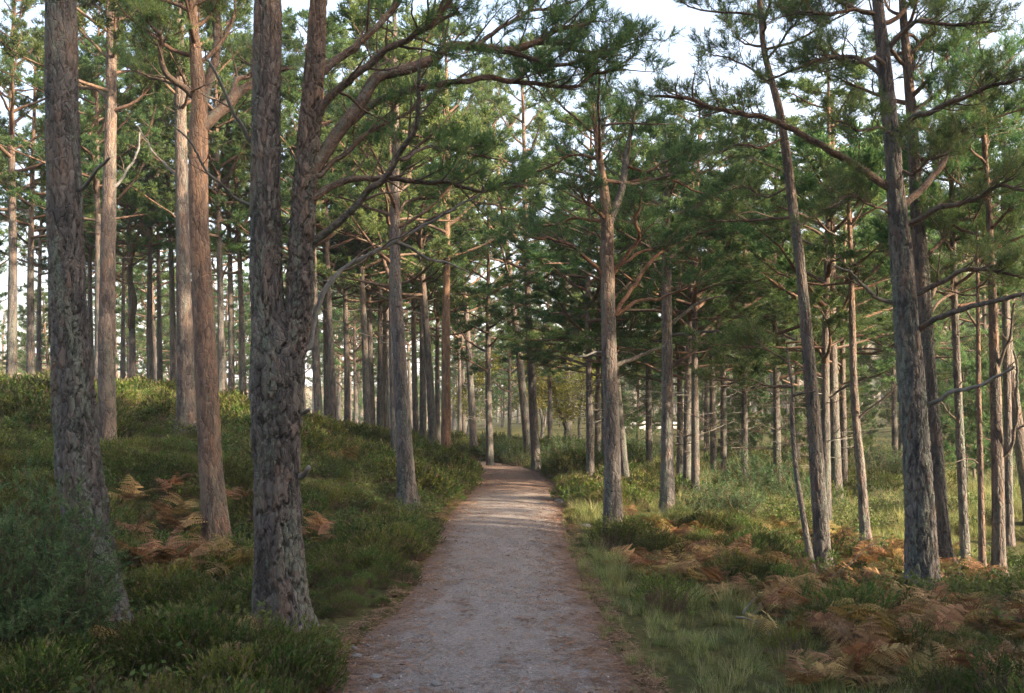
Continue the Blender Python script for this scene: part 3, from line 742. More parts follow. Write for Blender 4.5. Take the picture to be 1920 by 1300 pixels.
# far hills
def hill(name, pts, dist, deep, mat, seed, base=-6):
    xs = np.linspace(pts[0][0], pts[-1][0], 90)
    prof = np.interp(xs, [p[0] for p in pts], [p[1] for p in pts])
    rows = np.linspace(0, 1, 26)
    X = np.repeat(((xs - 960) * dist / F)[None], 26, 0)
    Y = dist - deep * 0.6 + rows[:, None] * deep + 0 * X
    top = CH + (HY - prof) * dist / F
    shape = np.sin(np.clip(rows / 0.6, 0, 1) * np.pi / 2)[:, None] * (1 - sstep(0.65, 1.0, rows))[:, None]
    Z = base + (top - base)[None] * shape + (fbm(X * 12 / deep, Y * 12 / deep, seed, 4) - 0.5) * 0.10 * (top.max() - base) * shape
    n_, m_ = X.shape
    ii, jj = np.meshgrid(np.arange(n_ - 1), np.arange(m_ - 1), indexing='ij'); a_ = ii * m_ + jj
    me = mk_mesh(name, [(np.stack([X, Y, Z], -1).reshape(-1, 3), np.stack([a_, a_ + 1, a_ + m_ + 1, a_ + m_], -1).reshape(-1, 4), 0, None, True)], [mat])
    return obj(name, me, kind='structure')


hill('hill', [(900, 740), (1250, 640), (1420, 520), (1560, 462), (1640, 446), (1760, 452), (1950, 520), (2300, 600), (2900, 700)], 360, 280, M['hill'], 3)
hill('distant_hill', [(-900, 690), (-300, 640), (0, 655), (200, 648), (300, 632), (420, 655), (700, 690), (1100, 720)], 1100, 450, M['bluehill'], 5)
hill('moor_rise', [(-800, 700), (-200, 668), (60, 676), (160, 690), (330, 712), (600, 730), (900, 745)], 220, 150, M['hill'], 7)

# ------------------------------------------------------------------ pine building
LOD = [dict(K=10, slen=0.080, nlen=0.052, w=0.0060, ns=6), dict(K=6, slen=0.10, nlen=0.066, w=0.0170, ns=8), dict(K=8, slen=0.14, nlen=0.11, w=0.017, ns=5)]


def interp_curve(P, t):
    P = np.asarray(P); k = (len(P) - 1) * np.clip(t, 0, 1); i = np.minimum(k.astype(int), len(P) - 2); f = (k - i)[:, None]
    return P[i] * (1 - f) + P[i + 1] * f


def dress(P, R, r, start, nsub, sub, lod, acc, bare=False, lift=0.25, twn=5):
    """side branches, twigs and needle shoots along a limb"""
    L = LOD[lod]; P = np.asarray(P)
    ts = np.clip(start + (1 - start) * (np.arange(nsub) + r.random(nsub)) / nsub, 0, 0.995)
    if not bare: ts[-1] = 0.99
    B0 = interp_curve(P, ts); B1 = interp_curve(P, np.clip(ts - 0.03, 0, 1)); T = nrm(B0 - B1 + 1e-6)
    Rb = np.interp(ts, np.linspace(0, 1, len(R)), R)
    for i in range(nsub):
        S = nrm(np.cross(T[i], UP)) * (1 if i % 2 else -1)
        d = nrm(T[i] * r.uniform(0.4, 0.9) + S * r.uniform(0.3, 0.9) + UP * r.uniform(-0.15, 0.5) + r.normal(size=3) * 0.15)
        if i == nsub - 1 and not bare: d = T[i]
        ln = sub * r.uniform(0.6, 1.3) * (1.15 - 0.45 * ts[i])
        pts = [B0[i]]
        nseg = 4
        for q in range(nseg):
            d = nrm(d + UP * (lift * 0.35) + r.normal(size=3) * 0.22)
            pts.append(pts[-1] + d * ln / nseg)
        pts = np.array(pts)
        r0 = min(Rb[i] * 0.55, 0.004 + 0.02 * ln)
        rr = np.linspace(r0, max(0.0022, r0 * 0.25), nseg + 1)
        acc['sub'].append((pts[:-1], pts[1:], rr[:-1], rr[1:]))
        m = twn if not bare else r.integers(1, 4)
        t2 = np.clip(r.uniform(0.15 if bare else 0.42, 1.0, m), 0, 1)
        if not bare: t2[0] = 1.0
        q0 = interp_curve(pts, t2)
        axis_ = nrm(pts[-1] - pts[0])
        td = nrm(axis_ * 0.5 + r.normal(size=(m, 3)) * np.array([0.6, 0.6, 0.3]) + UP * (lift + 0.05))
        tl = ln * (r.uniform(0.16, 0.42, m) if not bare else r.uniform(0.25, 0.6, m))
        q1 = q0 + td * tl[:, None]
        acc['twig'].append((q0, q1, np.full(m, min(0.0035, r0 * 0.5)), np.full(m, 0.0015)))
        if not bare:
            ns = L['ns']
            f = r.uniform(0.25, 1.0, (m, ns)); f[:, 0] = 1
            pos = q0[:, None] + (q1 - q0)[:, None] * f[..., None]
            sd_ = nrm(td[:, None] * 0.6 + r.normal(size=(m, ns, 3)) * 0.45 + UP * 0.4)
            acc['pos'].append(pos.reshape(-1, 3)); acc['dir'].append(sd_.reshape(-1, 3))
            k2 = 3
            f2 = r.uniform(0.4, 1.0, k2); p2 = interp_curve(pts, f2)
            acc['pos'].append(p2); acc['dir'].append(nrm(axis_ * 0.4 + r.normal(size=(k2, 3)) * 0.6 + UP * 0.3))


def new_acc():
    return dict(sub=[], twig=[], pos=[], dir=[])


def crown_mesh(name, acc, lod, r, off=(0, 0, 0), extra=None):
    L = LOD[lod]; off = np.asarray(off, float)
    parts = []
    for key, n in (('sub', 4 if lod == 0 else 3), ('twig', 3)):
        if acc[key]:
            c = [np.concatenate([a[k] for a in acc[key]]) for k in range(4)]
            v, f, _, a, s = sticks(c[0] - off, c[1] - off, c[2], c[3], n)
            parts.append((v, f, 0, a, s))
    if acc['pos']:
        pos = np.vstack(acc['pos']) - off; dr = np.vstack(acc['dir'])
        parts.append(needles(pos, dr, L['K'], L['slen'], L['nlen'], L['w'], r, 1))
    if not parts:
        return None
    return mk_mesh(name, parts, [M['twig'], M['needle']])


def auto_limb(P0, az, ln, pitch, r, n=9, curve=0.1):
    d = np.array([math.cos(az) * math.cos(pitch), math.sin(az) * math.cos(pitch), math.sin(pitch)])
    pts = [np.asarray(P0, float)]
    for q in range(n - 1):
        d = nrm(d + UP * curve + r.normal(size=3) * 0.13)
        pts.append(pts[-1] + d * ln / (n - 1))
    return np.array(pts)


def curve_px(pl, d, dd=0.0):
    k = len(pl); out = []
    for i, q in enumerate(pl):
        dq = d + dd * (i / max(1, k - 1))
        out.append([*at(q[0], q[1], dq), (q[2] * dq / F / 2 if len(q) > 2 else 0)])
    return np.array(out)


def clen(c):
    return np.linalg.norm(np.diff(c[:, :3], axis=0), axis=1).sum()


def limb_mesh(Q, R, warm, seed, nn, mat):
    Q = np.vstack([Q, Q[-1] + nrm(Q[-1] - Q[-2]) * R[-1] * 0.5]); R = np.r_[R, 0.0006]
    return mk_mesh('limb', [bark_trunk(Q, R, nn, warm, 0.0035 if R[0] > 0.02 else 0.0012, seed, 0, 0.05, 0.1, 0.07)], [mat])


def build_hero(h):
    r = np.random.default_rng(h['seed'] * 31 + 5)
    d = h['d']; tp = h['trunk']
    base = at(tp[0][0], tp[0][1], d)
    root = obj('pine_tree', None, None, h['label'], 'tree', 'pines along the path', loc=base)
    C = curve_px(tp, d)
    if h['ext'] > 0:
        dirn = nrm(C[-1, :3] - C[-2, :3]); e = h['ext']
        C = np.vstack([C, [*(C[-1, :3] + dirn * e * 0.5), C[-1, 3] * 0.6], [*(C[-1, :3] + dirn * e), C[-1, 3] * 0.25]])
    m = int(min(350, max(24, clen(C) / h['dv'])))
    # rows closer together low down, where the photograph looks
    CC = catmull(C, 4 * m)
    vis = int(len(CC) * min(1.0, 1.08 * clen(curve_px(tp, d)) / clen(C)))
    idx = np.unique(np.r_[np.linspace(0, vis - 1, m).astype(int), np.linspace(vis - 1, len(CC) - 1, 30).astype(int)])
    CC = CC[idx]
    CC[:, :3] -= base; CC[0, 2] -= 0.06
    part = bark_trunk(CC[:, :3], np.maximum(CC[:, 3], 0.004), h['n'], h['warm'], h['depth'], h['seed'] * 17, flare=0.5, cellu=0.042, cellv=0.20, lump=0.07)
    obj('trunk', mk_mesh('trunk', [part], [M['bark']]), root)
    for s in h.get('stems', []):
        c = curve_px(s['p'], d, s['dd'])
        c = catmull(c, int(min(420, max(24, clen(c) / h['dv'])))); c[:, :3] -= base
        part = bark_trunk(c[:, :3], c[:, 3], max(28, int(h['n'] * 0.6)), (h['warm'][0] + 0.1, min(1, h['warm'][1] + 0.25)), h['depth'] * 0.7, h['seed'] * 17 + 4, 0, 0.045, 0.12)
        obj('stem', mk_mesh('stem', [part], [M['bark']]), root)
    acc = new_acc()
    lod = 0 if d < 12.6 else 1
    if h['seed'] == 8:
        for tip in (CC[-60:, :3], c[-60:, :3]):
            dress(tip, np.linspace(0.03, 0.008, len(tip)), r, 0.1, 16, 0.5, lod, acc)
    axes = [np.c_[CC[:, :3] + base, CC[:, 3]]]
    for s in h.get('stems', []):
        axes.append(catmull(curve_px(s['p'], d, s['dd']), 60))
    for li, l in enumerate(h['limbs']):
        dl = l.get('d0') or d
        allax = np.vstack(axes)
        ax_px = 960 + allax[:, 0] * F / allax[:, 1]; ax_py = HY - (allax[:, 2] - CH) * F / allax[:, 1]
        rad_px = allax[:, 3] * F / allax[:, 1]
        dq = np.hypot(ax_px - l['p'][0][0], (ax_py - l['p'][0][1] - 0.35 * rad_px)) - 0.5 * rad_px
        ki = int(np.argmin(dq))
        if not l.get('d0') : dl = float(allax[ki, 1])
        c = curve_px(l['p'], dl, l['dd'])
        if dq[ki] < 30 and np.hypot(ax_px[ki] - l['p'][0][0], ax_py[ki] - l['p'][0][1]) > 3:
            root_pt = np.r_[allax[ki, :3], 0]
            c = np.vstack([root_pt, c[1:] if np.linalg.norm(c[0, :3] - root_pt[:3]) < 0.02 else c])
        ln = clen(c); k = int(max(8, min(70, ln / 0.04)))
        Q = catmull(c[:, :3], k) - base
        sl = np.linspace(0, ln, k)
        Q += np.stack([fbm(sl * 5, sl * 0 + r.uniform(0, 90), li + q, 3) - 0.5 for q in range(3)], -1) * 0.075 * sstep(0.0, 0.35, np.linspace(0, 1, k))[:, None] * min(1, ln ** 0.5) * (0.3 if l['w'][0] > 25 else 1)
        R = (np.linspace(1, 0, k) ** 0.8 * (l['w'][0] - l['w'][1]) + l['w'][1]) * dl / F / 2
        R *= 1 + 0.3 * np.exp(-np.linspace(0, ln, k) / 0.06)
        axes.append(np.c_[Q + base, R])
        dead = l['kind'] in ('dead', 'stub', 'snag')
        grey = l['kind'] in ('snag', 'stub') or (dead and h['seed'] in (3, 2, 12, 5))
        obj('limb', limb_mesh(Q, R, ((0.3, 0.8) if h['seed'] != 8 else (0.9, 1.0)) if not dead else (0.0, 0.15), h['seed'] + li * 3, 12 if l['w'][0] > 12 else 8, M['dead'] if grey and li != 5 else M['limb']), root)
        if l['kind'] == 'dead':
            dress(Q, R, r, 0.25, l.get('n', 4), 0.28 * max(0.5, ln ** 0.5), lod, acc, bare=True, lift=0.1)
        elif l['kind'] == 'live':
            st = l.get('start', 0.4)
            dress(Q, R, r, st, l.get('ns', 11), l.get('sub', 0.36) * (d / 9.0) ** 0.3, lod, acc, lift=0.22)
            if st > 0.3: dress(Q, R, r, 0.15, 9 if h['seed'] == 5 else 5, 0.42, lod, acc, bare=True, lift=0.1)
    if h['auto']:
        z0, z1, n = h['auto']
        zc = CC[:, 2] + base[2]
        for i in range(n):
            z = z0 + (z1 - z0) * (i + r.random()) / n
            k = int(np.clip(np.searchsorted(zc, z), 1, len(CC) - 2))
            f = (z - z0) / max(0.1, z1 - z0)
            ln = r.uniform(0.9, 1.7) * (1.1 - 0.55 * f) * (0.75 + 0.35 * (d > 12))
            Q = auto_limb(CC[k, :3], i * 2.4 + r.uniform(-0.5, 0.5), ln, r.uniform(-0.05, 0.6), r)
            r0 = min(CC[k, 3] * 0.55, 0.03); R = np.linspace(r0, 0.006, len(Q))
            obj('limb', limb_mesh(Q, R, (0.5, 0.8), i, 7, M['limb']), root)
            dress(Q, R, r, 0.3, 9, 0.36, 1 if lod == 0 and z > 5.5 else lod, acc)
    cm = crown_mesh('crown', acc, lod, r)
    if cm: obj('crown', cm, root, kind='stuff')
    return root


for h_ in HERO:
    build_hero(h_)


# ---- stand pines: a few kinds, copied tree by tree
def proto_pine(kind, seed, lod, H=11.0):
    r = np.random.default_rng(900 + seed)
    k = 60
    t = np.linspace(0, 1, k)
    wob = np.stack([np.sin(t * 5 + r.uniform(0, 6)) * 0.10 * t, np.sin(t * 4 + r.uniform(0, 6)) * 0.10 * t], -1)
    P = np.c_[wob - wob[0], t * H]; P[0, 2] = -0.12
    R = (0.150 if kind != 'y' else 0.06) * (1 - 0.82 * t) + 0.004
    warm = {'t': (0.12, 0.95), 's': (0.10, 0.9), 'o': (0.85, 1.0), 'f': (0.1, 0.7), 'y': (0.2, 0.6)}[kind]
    trunk = mk_mesh('trunk', [bark_trunk(P, R, 22 if lod == 1 else 10, warm, 0.014, seed * 7, 0.3, 0.06, 0.16, 0.05)], [M['bark']])
    acc = new_acc(); limbs = []
    cb = {'t': 0.43, 's': 0.33, 'o': 0.50, 'f': 0.42, 'y': 0.12}[kind]
    n = {'t': 30, 's': 28, 'o': 24, 'f': 24, 'y': 30}[kind]
    if lod == 2: n = 18
    for i in range(n):
        f = (i + r.random()) / n
        z = cb + (0.985 - cb) * f
        kk = min(k - 1, int(z * (k - 1)))
        ln = ((2.6 if kind != 'y' else 1.5) * (1 - f) ** 0.75 * r.uniform(0.6, 1.15) + 0.45) * (0.75 if f < 0.12 else 1.0)
        Q = auto_limb(P[kk], i * 2.4 + r.uniform(-0.6, 0.6), ln, r.uniform(0.0, 0.45) + 0.4 * f, r, 8, 0.06)
        r0 = min(R[kk] * 0.6, 0.018 * ln + 0.008)
        RR = np.linspace(r0, 0.006, len(Q))
        limbs.append(limb_mesh(Q, RR, (0.5, 0.9), seed + i, 6 if lod == 1 else 4, M['limb']))
        dress(Q, RR, r, 0.32, (9 if ln > 1.2 else 6) if lod == 1 else 5, 0.45 if lod == 1 else 0.6, lod, acc, lift=0.2, twn=6)
    if kind == 'f':
        Q = auto_limb(P[int(0.22 * k)], 0.3, 4.6, 0.95, r, 14, 0.08); RR = np.linspace(0.09, 0.02, 14)
        limbs.append(limb_mesh(Q, RR, (0.2, 0.9), seed, 12, M['limb'])); dress(Q, RR, r, 0.5, 14, 0.6, lod, acc)
    nd = {'t': 7, 's': 16, 'o': 4, 'f': 5, 'y': 0}[kind]
    for i in range(nd):                     # dead snags below the crown
        z = r.uniform(0.14 if kind == 's' else 0.3, cb); kk = int(z * (k - 1))
        ln = r.uniform(0.3, 1.1)
        Q = auto_limb(P[kk], r.uniform(0, 6.3), ln, r.uniform(-0.15, 0.35), r, 6, 0.03); RR = np.linspace(0.013, 0.004, len(Q))
        limbs.append(limb_mesh(Q, RR, (0, 0.2), seed + i, 5, M['dead'] if i % 2 else M['limb']))
        dress(Q, RR, r, 0.3, 4, 0.25, lod, acc, bare=True, lift=0.05)
    return trunk, limbs, crown_mesh('crown', acc, lod, r)


PROTO = {'t': [proto_pine('t', i, 1) for i in (1, 2, 3)], 's': [proto_pine('s', i, 1) for i in (11, 12, 13)], 'o': [proto_pine('o', 21, 1)], 'f': [proto_pine('f', 31, 1)], 'y': [proto_pine('y', 41, 1, 5.0), proto_pine('y', 42, 1, 4.4)]}
LAB = {
    'L': ('slim straight pine standing on the crest of the left ridge against bright sky', 'pines on the left ridge crest'),
    'M': ('tall straight pine in the close stand left of the path beyond the heather bank', 'pines in the stand left of the path'),
    'O': ('orange-barked pine glowing at the right end of the left-hand stand, beside the path', None),
    'P': ('grey pine just left of where the path bends out of sight', None),
    'P1': ('straight pine standing right at the far end of the gravel path', None),
    'P2': ('pine leaning left behind the end of the path', None),
    'P3': ('dark upright pine on the right edge of the path where it bends away', None),
    'R': ('slim pine in the open wood right of the path, bare twigs below its crown', 'pines in the wood right of the path'),
    'Z': ('young green pine filling the gap between the slim right-hand trunks', 'young pines among the right-hand trunks'),
    'Y': ('young bushy pine with branches down to the heather in the background', 'young pines in the background'),
    'B': ('small distant pine seen beyond the end of the path', 'distant pines beyond the path'),
    'G': ('background pine in the dense wood behind the right-hand trunks', 'background pines on the right'),
    'H': ('background pine beyond the left ridge, seen between nearer trunks', 'background pines beyond the left ridge'),
}
prand = random.Random(4)


def place_pine(kind, loc, sxy, sz, tilt, label, group, limit=99):
    tr, limbs, cr = prand.choice(PROTO[kind])
    e = obj('pine_tree', None, None, label, 'tree', group, loc=loc)
    e.rotation_mode = 'ZXY'
    e.rotation_euler = (prand.uniform(-0.015, 0.015), tilt, prand.uniform(0, 6.28))
    e.scale = (1, 1, sz)
    obj('trunk', tr, e).scale = (sxy, sxy, 1)
    sc_ = max(sxy, prand.uniform(0.82, 1.05)) if kind != 'y' else sxy
    for l in limbs[:limit]:
        obj('limb', l, e).scale = (sc_, sc_, 1)
    obj('crown', cr, e, kind='stuff').scale = (sc_, sc_, 1)
    return e


SHORT = {1: 'foremost left trunk', 2: 'sunlit slope pine', 3: 'pale grey pine', 4: 'red pine', 5: 'big forked pine', 6: 'dark bank pine', 8: 'bare pathside pine',
         9: 'straight midsize pine', 10: 'leaning pine', 12: 'stout rough pine', 14: 'slim crooked pine', 17: 'reddish pine'}
LANDS = sorted((h['trunk'][0][0], SHORT[h['seed']]) for h in HERO if h['seed'] in SHORT)
ORD = 'first second third fourth fifth sixth seventh eighth ninth tenth eleventh twelfth'.split()
WHAT = {'L': 'slim pine on ridge crest', 'M': 'tall pine in left stand', 'R': 'slim pine in right wood', 'B': 'small far pine'}


def stand_label(s):
    if s[6] not in WHAT: return LAB[s[6]][0]
    lo = [l for l in LANDS if l[0] <= s[0]]; hi = [l for l in LANDS if l[0] > s[0]]
    a = lo[-1][0] if lo else -999; b = hi[0][0] if hi else 9999
    same = sorted(q[0] for q in STAND if q[6] == s[6] and a <= q[0] < b)
    n = ORD[same.index(s[0])]
    if lo and hi: return '%s, %s from left between %s and %s' % (WHAT[s[6]], n, lo[-1][1], hi[0][1])
    if hi: return '%s left of the %s, %s from left' % (WHAT[s[6]], hi[0][1], n)
    return '%s right of the %s, %s from left' % (WHAT[s[6]], lo[-1][1], n)


for st_ in STAND:
    (px, py, d, w, sh, kind, lk) = st_
    b = at(px, py, d)
    b[2] = min(b[2], float(ground_z(b[0], b[1])) + 0.02)
    ratio = w * d / F / 0.30
    tilt = math.atan2(sh, py - 400)
    sxy = min(1.25, max(0.42, ratio))
    sz = min(1.12, max(0.72, ratio ** 0.5)) * prand.uniform(0.92, 1.08) * (0.84 if kind == 's' else 1.0)
    place_pine(kind, b, sxy if sxy > 0.6 else 0.6 * 0.5 + sxy * 0.5, sz, tilt, stand_label(st_), LAB[lk][1])

FILL = []
fr = np.random.default_rng(77)
taken = [at(s[0], s[1], s[2])[:2] for s in STAND]


def try_fill(x, y, mind):
    for q in taken:
        if (q[0] - x) ** 2 + (q[1] - y) ** 2 < mind ** 2:
            return False
    taken.append(np.array([x, y])); return True


cnt = 0
while cnt < 20:
    y = fr.uniform(24, 62); x = fr.uniform(0.06, 0.62) * y + 2.5
    if path_dist(x, y) > 1.5 and try_fill(x, y, 1.7):
        FILL.append((x, y, 's', 'G')); cnt += 1
cnt = 0
while cnt < 7:
    y = fr.uniform(38, 60); x = fr.uniform(-0.12, 0.14) * y
    if path_dist(x, y) > 1.5 and try_fill(x, y, 1.5):
        FILL.append((x, y, 's', 'B')); cnt += 1
cnt = 0
while cnt < 42:
    y = fr.uniform(27, 60); x = fr.uniform(-0.60, -0.02) * y - 1.0
    if try_fill(x, y, 1.7):
        FILL.append((x, y, 't' if cnt % 3 else 's', 'H')); cnt += 1
cnt = 0
while cnt < 24:
    y = fr.uniform(30, 60); x = fr.uniform(-0.04, 0.58) * y
    if path_dist(x, y) > 2.0 and try_fill(x, y, 1.4):
        FILL.append((x, y, 'y', 'Y')); cnt += 1
cnt = 0
while cnt < 13:
    y = fr.uniform(17, 28); x = fr.uniform(0.2, 0.52) * y
    if path_dist(x, y) > 2.0 and try_fill(x, y, 1.1):
        FILL.append((x, y, 'y', 'Z')); cnt += 1
for (x, y, kind, lk) in FILL:
    s = fr.uniform(0.62, 1.0) * (0.62 if lk == 'Z' else 1.0)
    place_pine(kind, (x, y, float(ground_z(x, y)) - 0.02), s * fr.uniform(0.75, 1.1), s * (0.95 if kind == 's' else 1.05), fr.uniform(-0.07, 0.06), LAB[lk][0], LAB[lk][1])


# ------------------------------------------------------------------ scattering of uncountable ground cover
SRC = 0


def scatter(name, meshes, pts, rot, scl, idx, label, cat, kind='stuff'):
    global SRC
    coll = bpy.data.collections.new('source_' + name)
    for i, m in enumerate(meshes):
        o = bpy.data.objects.new('%03d_%02d' % (SRC, i), m); coll.objects.link(o)
    SRC += 1
    pm = bpy.data.meshes.new(name)
    pm.vertices.add(len(pts)); pm.vertices.foreach_set('co', np.asarray(pts, np.float32).ravel())
    a = pm.attributes.new('rot', 'FLOAT_VECTOR', 'POINT'); a.data.foreach_set('vector', np.asarray(rot, np.float32).ravel())
    a = pm.attributes.new('scl', 'FLOAT', 'POINT'); a.data.foreach_set('value', np.asarray(scl, np.float32))
    a = pm.attributes.new('idx', 'INT', 'POINT'); a.data.foreach_set('value', np.asarray(idx, np.int32))
    o = obj(name, pm, None, label, cat, None, kind)
    ng = bpy.data.node_groups.new('scatter_' + name, 'GeometryNodeTree')
    ng.interface.new_socket('Geometry', in_out='INPUT', socket_type='NodeSocketGeometry')
    ng.interface.new_socket('Geometry', in_out='OUTPUT', socket_type='NodeSocketGeometry')
    gi = ng.nodes.new('NodeGroupInput'); go = ng.nodes.new('NodeGroupOutput')
    ci = ng.nodes.new('GeometryNodeCollectionInfo'); ci.inputs[0].default_value = coll
    ci.inputs['Separate Children'].default_value = True; ci.inputs['Reset Children'].default_value = True
    ip = ng.nodes.new('GeometryNodeInstanceOnPoints'); ip.inputs['Pick Instance'].default_value = True

    def named(nm, typ):
        n = ng.nodes.new('GeometryNodeInputNamedAttribute'); n.data_type = typ; n.inputs[0].default_value = nm
        return n.outputs[0]
    er = ng.nodes.new('FunctionNodeEulerToRotation')
    L = ng.links.new
    L(gi.outputs[0], ip.inputs['Points']); L(ci.outputs[0], ip.inputs['Instance'])
    L(named('idx', 'INT'), ip.inputs['Instance Index'])
    L(named('rot', 'FLOAT_VECTOR'), er.inputs[0]); L(er.outputs[0], ip.inputs['Rotation'])
    L(named('scl', 'FLOAT'), ip.inputs['Scale'])
    L(ip.outputs[0], go.inputs[0])
    md = o.modifiers.new('scatter', 'NODES'); md.node_group = ng
    return o


def to_px(x, y, z):
    return 960 + x * F / y, HY - (z - CH) * F / y


# ---- clump shapes
def heather_clump(seed, lod=0, h=0.22, rad=0.24):
    """a domed heather bush: brushy upright shoots over a rounded mound"""
    r = np.random.default_rng(300 + seed)
    n = 190 if lod == 0 else 70
    a = r.uniform(0, 6.28, n); q = np.sqrt(r.random(n))
    lob = 1 + 0.22 * np.sin(a * 3 + seed) + 0.12 * np.sin(a * 5 + 2 * seed)
    rr = rad * q * lob
    hh = h * np.sqrt(np.maximum(0.0, 1 - (q * 0.97) ** 2.4)) * (0.85 + 0.3 * vnoise(np.cos(a) * q * 3 + 9, np.sin(a) * q * 3 + seed))
    tip = np.c_[np.cos(a) * rr, np.sin(a) * rr, hh * r.uniform(0.8, 1.12, n) + 0.02]
    d = nrm(np.c_[np.cos(a) * q * 0.8, np.sin(a) * q * 0.8, np.full(n, 0.75)] + r.normal(size=(n, 3)) * 0.22)
    L = h * r.uniform(0.25, 0.42, n)
    st = tip - d * L[:, None]
    b = np.c_[np.cos(a) * rr * 0.4, np.sin(a) * rr * 0.4, np.zeros(n) - 0.03]
    parts = [(*sticks(b, st, np.full(n, 0.0022), np.full(n, 0.0012), 3)[:2], 0, None, True)]
    K = 15 if lod == 0 else 10
    V, Ft, mi, A, sm = needles(st, d, K, 1.0, 0.017 if lod == 0 else 0.030, 0.0060 if lod == 0 else 0.012, r, 1, 0.7)
    # needles() spaces along one unit: pull each shoot to its own length
    V = V.reshape(n, K, 3, 3); base = V[:, :, :2].mean(2, keepdims=True)
    t = ((base - st[:, None, None]) * d[:, None, None]).sum(-1, keepdims=True)
    V = V - d[:, None, None] * t * (1 - L)[:, None, None, None]
    A = A.reshape(n, K * 3, 4)
    flower = (r.random(n) < 0.55)[:, None]
    A[..., 1] = np.where(flower, np.repeat(sstep(0.45, 1.0, t.reshape(n, K)), 3, 1), 0) * r.uniform(0.3, 1.5, (n, 1))
    parts.append((V.reshape(-1, 3), Ft, mi, A.reshape(-1, 4), sm))
    return mk_mesh('heather_clump', parts, [M['twig'], M['heather']])


def grass_tuft(seed, n=70, h=0.30, rad=0.07, w=0.0042, bend=0.6, mats=('grass', 'straw'), straw=0.28):
    r = np.random.default_rng(500 + seed)
    a = r.uniform(0, 6.28, n); q = np.sqrt(r.random(n)) * rad
    b = np.c_[np.cos(a) * q, np.sin(a) * q, np.zeros(n) - 0.01]
    az = a + r.normal(size=n) * 0.7
    out = np.c_[np.cos(az), np.sin(az), np.zeros(n)]
    side = np.c_[-np.sin(az), np.cos(az), np.zeros(n)] * (w / 2)
    L = h * r.uniform(0.5, 1.15, n)[:, None]; bd = bend * r.uniform(0.3, 1.3, n)[:, None]
    rows = []
    for t in (0.0, 0.35, 0.7, 1.0):
        c = b + out * L * bd * t ** 1.8 * 0.9 + UP * L * (t - bd * 0.45 * t ** 2.4)
        wt = (1 - t ** 1.5) + 0.05
        rows.append(c - side * wt); rows.append(c + side * wt)
    V = np.stack(rows, 1)
    f = np.array([[0, 1, 3, 2], [2, 3, 5, 4], [4, 5, 7, 6]])
    Fq = (np.arange(n)[:, None, None] * 8 + f[None])
    st = r.random(n) < straw
    A = np.ones((n, 8, 4), np.float32); A[..., 0] = r.random((n, 1)); A[..., 1] = 0
    parts = []
    for flag, mi in ((~st, 0), (st, 1)):
        k = flag.sum()
        if k:
            parts.append((V[flag].reshape(-1, 3), (np.arange(k)[:, None, None] * 8 + f[None]).reshape(-1, 4), mi, A[flag].reshape(-1, 4), True))
    return mk_mesh('grass_tuft', parts, [M[mats[0]], M[mats[1]]])


def leafy_clump(seed, n=160, h=0.20, rad=0.15, s=0.017, mat='bilberry'):
    r = np.random.default_rng(700 + seed)
    k = 22
    a = r.uniform(0, 6.28, k); q = np.sqrt(r.random(k)) * rad
    b = np.c_[np.cos(a) * q * 0.4, np.sin(a) * q * 0.4, np.zeros(k)]
    t = np.c_[np.cos(a) * q * 1.4, np.sin(a) * q * 1.4, h * r.uniform(0.6, 1.1, k)]
    parts = [(*sticks(b, t, np.full(k, 0.002), np.full(k, 0.001), 3)[:2], 0, None, True)]
    i = r.integers(0, k, n); f = r.uniform(0.3, 1.0, n)[:, None]
    c = b[i] + (t[i] - b[i]) * f + r.normal(size=(n, 3)) * 0.02
    u = nrm(r.normal(size=(n, 3)) + UP * 0.2); v = nrm(np.cross(u, r.normal(size=(n, 3)) + UP * 1.5))
    sz = s * r.uniform(0.7, 1.3, n)[:, None]
    V = np.stack([c - u * sz, c + v * sz * 0.55, c + u * sz, c - v * sz * 0.55], 1).reshape(-1, 3)
    A = np.ones((n, 4, 4), np.float32); A[..., 0] = r.random((n, 1)); A[..., 1] = 0
    parts.append((V, np.arange(n * 4).reshape(-1, 4), 1, A.reshape(-1, 4), False))
    return mk_mesh('leafy_clump', parts, [M['twig'], M[mat]])


